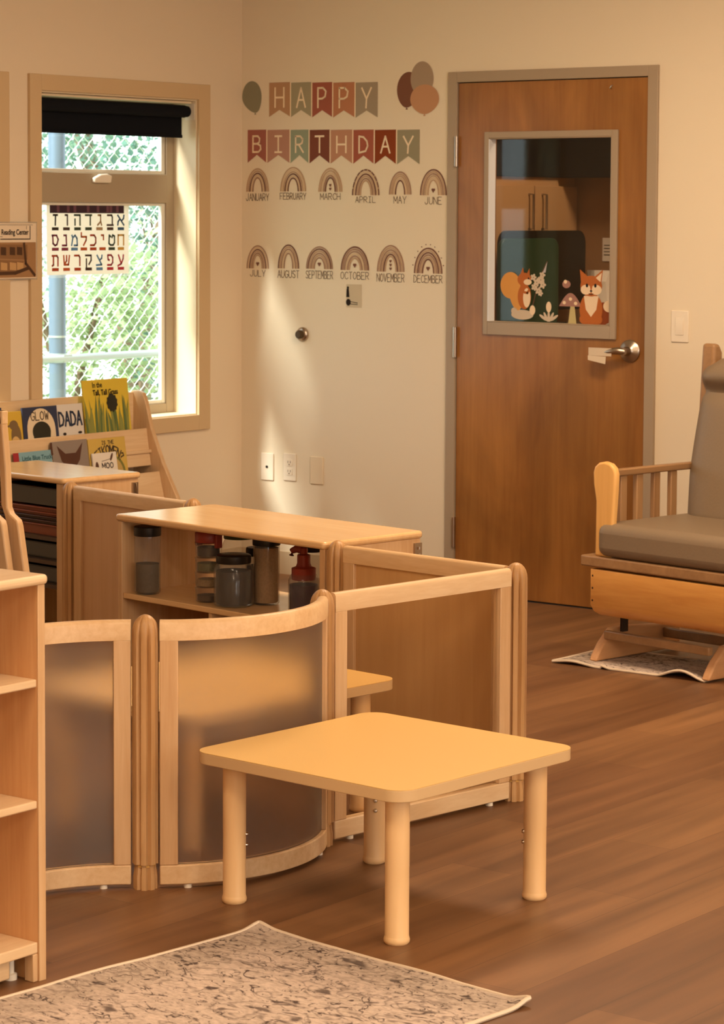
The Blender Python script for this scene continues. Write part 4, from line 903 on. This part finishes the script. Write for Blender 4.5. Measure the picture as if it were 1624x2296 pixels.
def book(label, yc, w, zb, h, xb, lean, cover, depth=.008, cat='book'):
    o = thing('picture_book', label, cat, (xb, yc, zb), rot=(R(90)-lean, 0, R(90)), group=None)
    m = MB(); m.box(-w/2, w/2, 0, h, -depth, 0, 0); m.box(-w/2+.002, w/2-.002, -.0005, h-.002, -depth+.001, -.001, 1)
    m.build('cover', [cover, PAPER], o, bevel=.0008)
    return o
LN = R(9)
# hidden lower edges of the upper row stand on the first tier floor
b = book('bright yellow book with tall green grass on its cover, top row', -.961, .272, .602, .305, .104, R(7), mat('cover_yellow', '#d9bd3c', .45))
f = Flat(); rg = random.Random(5)
for i in range(26):
    x = rg.uniform(-.125, .12); hgt = rg.uniform(.08, .17)-.3*abs(x)*.5; bend = rg.uniform(-.03, .03)
    f.poly([(x-.01, .0), (x+.01, .0), (x+bend*.5+.007, .09+hgt*.5), (x+bend, .09+hgt), (x+bend*.4-.007, .09+hgt*.5)], i % 2)
f.build('grass', [mat('grass_dark', '#5d6f3e', .6), mat('grass_light', '#8a8c44', .6)], b, (0, 0, .0004))
f = Flat()
sp_ = [(.03+.03*math.cos(a)*(1+.15*(k % 2)), .205+.034*math.sin(a)*(1+.2*(k % 2))) for k, a in [(k, 2*PI*k/22) for k in range(22)]]
f.poly(sp_); f.build('dark_creature', mat('creature_dark', '#2c2a1c', .7), b, (0, 0, .0022))
text_obj('In the', .032, INK, 'title', b, (-.05, .282, .0006), bold=.0008, sx=.8)
text_obj('Tall, Tall Grass', .032, INK, 'title', b, (-.005, .25, .0024), bold=.0008, sx=.78)
b = book('white book lettered in dark capitals beside the yellow one', -1.181, .15, .602, .213, .1, R(7), mat('cover_white', '#d9d2c8', .5))
f = Flat(); f.word('DADA', -.066, .125, .13, .056, .0095, gap=.3); f.build('title', mat('navy_ink', '#26324a', .7), b, (0, 0, .0004))
f = Flat(); f.ell(-.04, .092, .01, .006); f.ell(.05, .094, .012, .005); f.build('picture', INK, b, (0, 0, .0004))
b = book('dark blue book with a shaggy dark animal in a cream arch', -1.352, .2, .602, .212, .1, R(7), mat('cover_navy', '#2f3650', .5))
f = Flat(); pts = [(-.08, .0), (.08, .0), (.08, .12)]+[(.08*math.cos(PI*k/14), .12+.085*math.sin(PI*k/14)) for k in range(1, 14)]+[(-.08, .12)]
f.poly(pts); f.build('arch', mat('cover_cream', '#e2cfae', .6), b, (0, 0, .0004))
f = Flat(); f.ell(.0, .11, .052, .042, 0); f.poly([(-.05, .11), (-.042, .05), (-.016, .05), (-.012, .085), (.012, .085), (.016, .05), (.042, .05), (.052, .11)]); f.build('dark_animal', mat('creature_dark', '#2c2a1c', .7), b, (0, 0, .0008))
f = Flat(); f.word('GLOW', -.055, .158, .1, .034, .004); f.build('title', mat('brown_ink', '#4a3a2a', .7), b, (0, 0, .0012))
b = book('yellow book with a small brown bird on its cover', -1.5, .1, .602, .2, .094, R(7), mat('cover_gold', '#d6b040', .5))
f = Flat(); f.ell(.01, .1, .028, .05, 0); f.ell(.0, .145, .024, .02, 0); f.poly([(-.02, .15), (-.045, .14), (-.02, .138)], 0); f.ell(.005, .07, .024, .03, 1); f.build('bird', [mat('bird_brown', '#7a6240', .7), mat('bird_buff', '#d8b274', .7)], b, (0, 0, .0004))
b = book('navy book with a pale moon at the left picture edge', -1.63, .13, .602, .22, .1, R(7), mat('cover_night', '#2c3558', .5))
f = Flat(); f.ell(-.01, .18, .035, .035); f.build('moon', mat('moon_pale', '#d8ccb4', .6), b, (0, 0, .0004))
f = Flat(); f.word('MOON', -.04, .115, .09, .022, .003); f.build('title', PAPER, b, (0, 0, .0005))
# lower row, standing on the second tier floor in front of the first lip
b = book('tan yellow book with a big curved title in the lower row', -1.022, .222, .422, .248, .17, R(9), mat('cover_ochre', '#cfae55', .5))
f = Flat(); f.word('IS THE', -.03, .222, .07, .014, .003)
f.build('subtitle', mat('brown_ink', '#4a3a2a', .7), b, (0, 0, .0004))
f = Flat()
for i, ch in enumerate('AFIKOMEN?'):
    t = (i/8-.5)*2; a = -t*.75; cx, cy = .105*math.sin(t*.85), .1+.1*math.cos(t*.85)
    for pl in LET.get(ch, []):
        f.stroke([(cx+((px-.5)*.02)*math.cos(a)-((py-.5)*.034)*math.sin(a), cy+((px-.5)*.02)*math.sin(a)+((py-.5)*.034)*math.cos(a)) for px, py in pl], .0055)
f.build('title', mat('brown_ink', '#4a3a2a', .7), b, (0, 0, .0005))
f = Flat(); f.ell(.02, .1, .075, .075, 0); f.ell(.02, .1, .062, .065, 1); f.build('round_picture', [mat('picture_green', '#7c7a3c', .6), mat('picture_sand', '#bfa05c', .6)], b, (0, 0, .0004))
b = book('small white book overlapping the tan yellow book', -1.058, .142, .422, .19, .184, R(9), mat('cover_offwhite', '#e8dfd0', .5))
f = Flat(); f.word('MOO', -.02, .125, .065, .022, .004); f.stroke([(-.02, .155), (.03, .162)], .002); f.build('title', INK, b, (0, 0, .0004))
f = Flat(); f.ell(-.05, .13, .01, .025, 0); f.ell(-.035, .11, .016, .01, 0); f.ell(.04, .17, .006, .018, 0, rot=-.5); f.ell(.0, .105, .03, .006, 0); f.build('cow_spots', mat('spot_brown', '#5a3c2c', .7), b, (0, 0, .0004))
b = book('grey book with a dark brown animal head in the lower row', -1.24, .205, .422, .252, .17, R(9), mat('cover_taupe', '#8f8176', .5))
f = Flat(); f.poly([(-.075, .235), (-.03, .2), (.03, .2), (.075, .24), (.05, .17), (.02, .14), (.035, .06), (-.02, .06), (-.02, .14), (-.055, .17)]); f.poly([(-.112, .25), (-.1, .25), (-.1, .2), (-.112, .2)]); f.build('animal', mat('animal_brown', '#553424', .7), b, (0, 0, .0004))
b = book('light blue book with a red spine strip in the lower row', -1.453, .21, .422, .222, .17, R(9), mat('cover_blue', '#7fa8b4', .5))
f = Flat(); f.poly([(-.112, 0), (-.08, 0), (-.08, .222), (-.112, .222)]); f.build('spine_strip', mat('spine_red', '#a02c34', .5), b, (0, 0, .0004))
text_obj('Little Blue Truck', .026, mat('teal_ink', '#27545c', .7), 'title', b, (.02, .195, .0005), bold=.0005, sx=.95)
text_obj('Leads the Way', .022, mat('teal_ink', '#27545c', .7), 'title', b, (.03, .165, .0006), bold=.0004, sx=.95)

# ------------------------------------------------------------------ rugs
RUG = rug_mat('faded_oriental_rug'); BIND = mat('rug_binding', '#dccbb4', .9, spec=.05)
def rug(name, label, loc, rotz, w, d, lift, nx=60, ny=60, drop=None):
    o = thing(name, label, 'rug', loc, rotz)
    vs = []; fs = []; hz = {}
    for j in range(ny+1):
        for i in range(nx+1):
            x = w*i/nx; y = -d*j/ny; vs.append((x, y, .006+lift(x, y)))
    for j in range(ny):
        for i in range(nx): a = j*(nx+1)+i; fs.append((a, a+1, a+nx+2, a+nx+1))
    n = len(vs); vs += [(p[0], p[1], p[2]-.005) for p in vs[:n]]
    fs += [tuple(i+n for i in f[::-1]) for f in fs]
    m = MB(); m.add(vs, fs); m.build('field', RUG, o, recalc=False)
    e = MB(); k = 90
    for (x0, y0), (x1, y1) in (((0, 0), (w, 0)), ((w, 0), (w, -d)), ((w, -d), (0, -d)), ((0, -d), (0, 0))):
        e.tube([(x0+(x1-x0)*t/k, y0+(y1-y0)*t/k, .0045+lift(x0+(x1-x0)*t/k, y0+(y1-y0)*t/k)) for t in range(k+1)], .0048, 6)
    e.build('binding', BIND, o)
def lift1(x, y): return .0006+.0025*max(0, math.sin(x*14+1))*math.exp(-abs(y)*25)+.003*max(0, math.sin(y*11+.6))*math.exp(-abs(x)*22)+.012*math.exp(-((x-.785)**2+(y)**2)*900)+.008*math.exp(-((x)**2+(y)**2)*900)
rug('area_rug', 'faded beige oriental rug on the floor in front', (3.784, -4.412, 0), R(-6), .785, 1.25, lift1)
def lift2(x, y):
    e = math.exp(-((y+.36)*14)**2)
    return .0004+e*(.0165*max(0, math.sin((x-.06)*17))**1.5*(x > .2)+.010*max(0, math.sin((x+.03)*14))**2)
rug('small_rug', 'small faded rug with a wavy edge under the glider chair', (2.42, -.78, 0), 0, .62, .36, lift2, 90, 40)

# ------------------------------------------------------------------ glider chair
GC = thing('glider_chair', 'wooden glider chair with taupe cushions at the right picture edge', 'chair', (2.55, -1.10, .0085), R(-9.5))
GW, GD = .735, .56
MB().prism([(0, .338), (0, .21), (.018, .185), (.05, .168), (.066, .168), (.066, .338)], 'x', .0, GW).build('front_board', PINE, GC, bevel=.003)
for x in (0, GW-.022): MB().prism([(.066, .338), (.066, .19), (.3, .17), (GD-.03, .2), (GD-.03, .338)], 'x', x, x+.022).build('side_board', PINE, GC, bevel=.003)
sp = MB()
for z in (.314, .27, .226): sp.add([(.011+.004*math.cos(a), -.0006, z+.004*math.sin(a)) for a in [2*PI*k/10 for k in range(10)]], [tuple(range(10))])
sp.build('screw_heads', mat('screw_dark', '#3b2412', .6), GC, smooth=0)
MB().box(-.045, GW+.045, -.004, GD, .345, .384).build('seat_frame', DARKW, GC, bevel=.006, seg=3)
MB().prism(rrect(.022, GW-.022, -.012, GD-.06, .05, 6), 'z', .384, .505).build('seat_cushion', UPH, GC, bevel=.035, seg=5)
def paddle():
    pts = [(.012, .384), (.092, .384), (.096, .52), (.104, .62), (.106, .68)]
    pts += [(.053+.053*math.cos(R(a)), .68+.042*math.sin(R(a))) for a in (30, 60, 90, 120, 150)]
    return pts+[(0, .68), (.002, .64), (.014, .58)]
for s in (0, 1):
    def mx(pts): return [(GW-p[0], p[1]) for p in pts] if s else pts
    ax = lambda a, b: (GW-b, GW-a) if s else (a, b)
    MB().prism(mx(paddle()), 'y', .006, .034).build('arm_post', PINEZ, GC, bevel=.008, seg=3)
    x0, x1 = ax(.018, .052)
    MB().box(x0, x1, .034, .54, .664, .689).build('arm_rail', DARKW, GC, bevel=.005)
    for v in (.125, .212, .306, .4):
        x0, x1 = ax(.024, .044)
        MB().box(x0, x1, v-.017, v+.017, .384, .664).build('arm_slat', wood('slat_wood', '#b08a60', '#8e6844', 2, fine=40), GC, bevel=.003)
    # back upright leans backwards
    x0, x1 = ax(.04, .1)
    MB().prism([(.50, .384), (.54, .384), (.6, 1.0), (.6, 1.09), (.58, 1.122), (.55, 1.122), (.545, 1.06)], 'x', x0, x1).build('back_upright', DARKW, GC, bevel=.012, seg=3)
# upholstered back
m = MB(); nz = 26; nx = 14; vs = []; fs = []
for side in (0, 1):
    for j in range(nz+1):
        t = j/nz; z = .44+.66*t
        hw = .332+.006*math.sin(min(1, t*1.4)*PI)-.02*max(0, 1-t*3)
        if t > .8: hw += .012*math.sin((t-.8)/.2*PI)
        pinch = -.03*math.exp(-((t-.77)/.03)**2)
        top_round = math.sqrt(max(0, 1-max(0, (t-.86)/.14)**2))
        for i in range(nx+1):
            u = i/nx*2-1; ed = (1-abs(u)**6)**.5; ed2 = min(1, j/2)
            zz = z-.05*u*u*max(0, t-.8)/.2 if t > .8 else z
            yc = .46+.13*t; th = (.062+.028*(t > .8)*math.sin((t-.8)/.2*PI) + pinch)*ed*top_round*ed2
            vs.append((GW/2+hw*u, yc+(-th if side == 0 else th*.4), zz))
n1 = (nz+1)*(nx+1)
for side in (0, 1):
    for j in range(nz):
        for i in range(nx):
            a = side*n1+j*(nx+1)+i; q = (a, a+1, a+nx+2, a+nx+1); fs.append(q if side == 0 else q[::-1])
for j in range(nz):
    for i in (0, nx): a = j*(nx+1)+i; b_ = a+nx+1; q = (a, b_, b_+n1, a+n1); fs.append(q)
for i in range(nx):
    for j in (0, nz): a = j*(nx+1)+i; q = (a, a+1, a+1+n1, a+n1); fs.append(q)
m.add(vs, fs); m.build('back_cushion', UPH, GC, smooth=75, subsurf=1)
# glide base on the floor
for x in (-.035, .48):
    pr2 = [(.035, .0), (.5, .0), (.5, .09), (.2, .112), (.13, .11), (.075, .06), (.045, .02)]
    MB().prism(pr2, 'x', x, x+.034).build('base_runner', wood('runner_wood', '#d9a878', '#c08c5c', 1, fine=40), GC, bevel=.006)
MB().box(-.001, .48, .075, .1, .078, .108).box(-.001, .48, .4, .425, .05, .085).build('cross_bar', DARKW, GC, bevel=.004)
for x in (.02, .62):
    for v in (.14, .42): MB().box(x, x+.012, v, v+.03, .1, .2).build('swing_arm', mat('dark_steel', '#3a302a', .5, metal=.6), GC)

# ------------------------------------------------------------------ ceiling fixtures (above the picture)
f0 = None
for i, (x, y) in enumerate([(3.1, -2.0), (6.6, -2.4), (4.7, -6.2), (7.0, -5.6), (8.8, -4.2), (7.4, -8.8)]):
    if f0 is None:
        f0 = thing('ceiling_light', 'flat rectangular ceiling light of the classroom', 'ceiling light', (x, y, 2.84), group='ceiling lights')
        MB().box(-.63, .63, -.33, .33, 0, .02).build('housing', CEIL, f0)
    else: dup(f0, (x, y, 2.84), 'flat rectangular ceiling light of the classroom', group='ceiling lights')
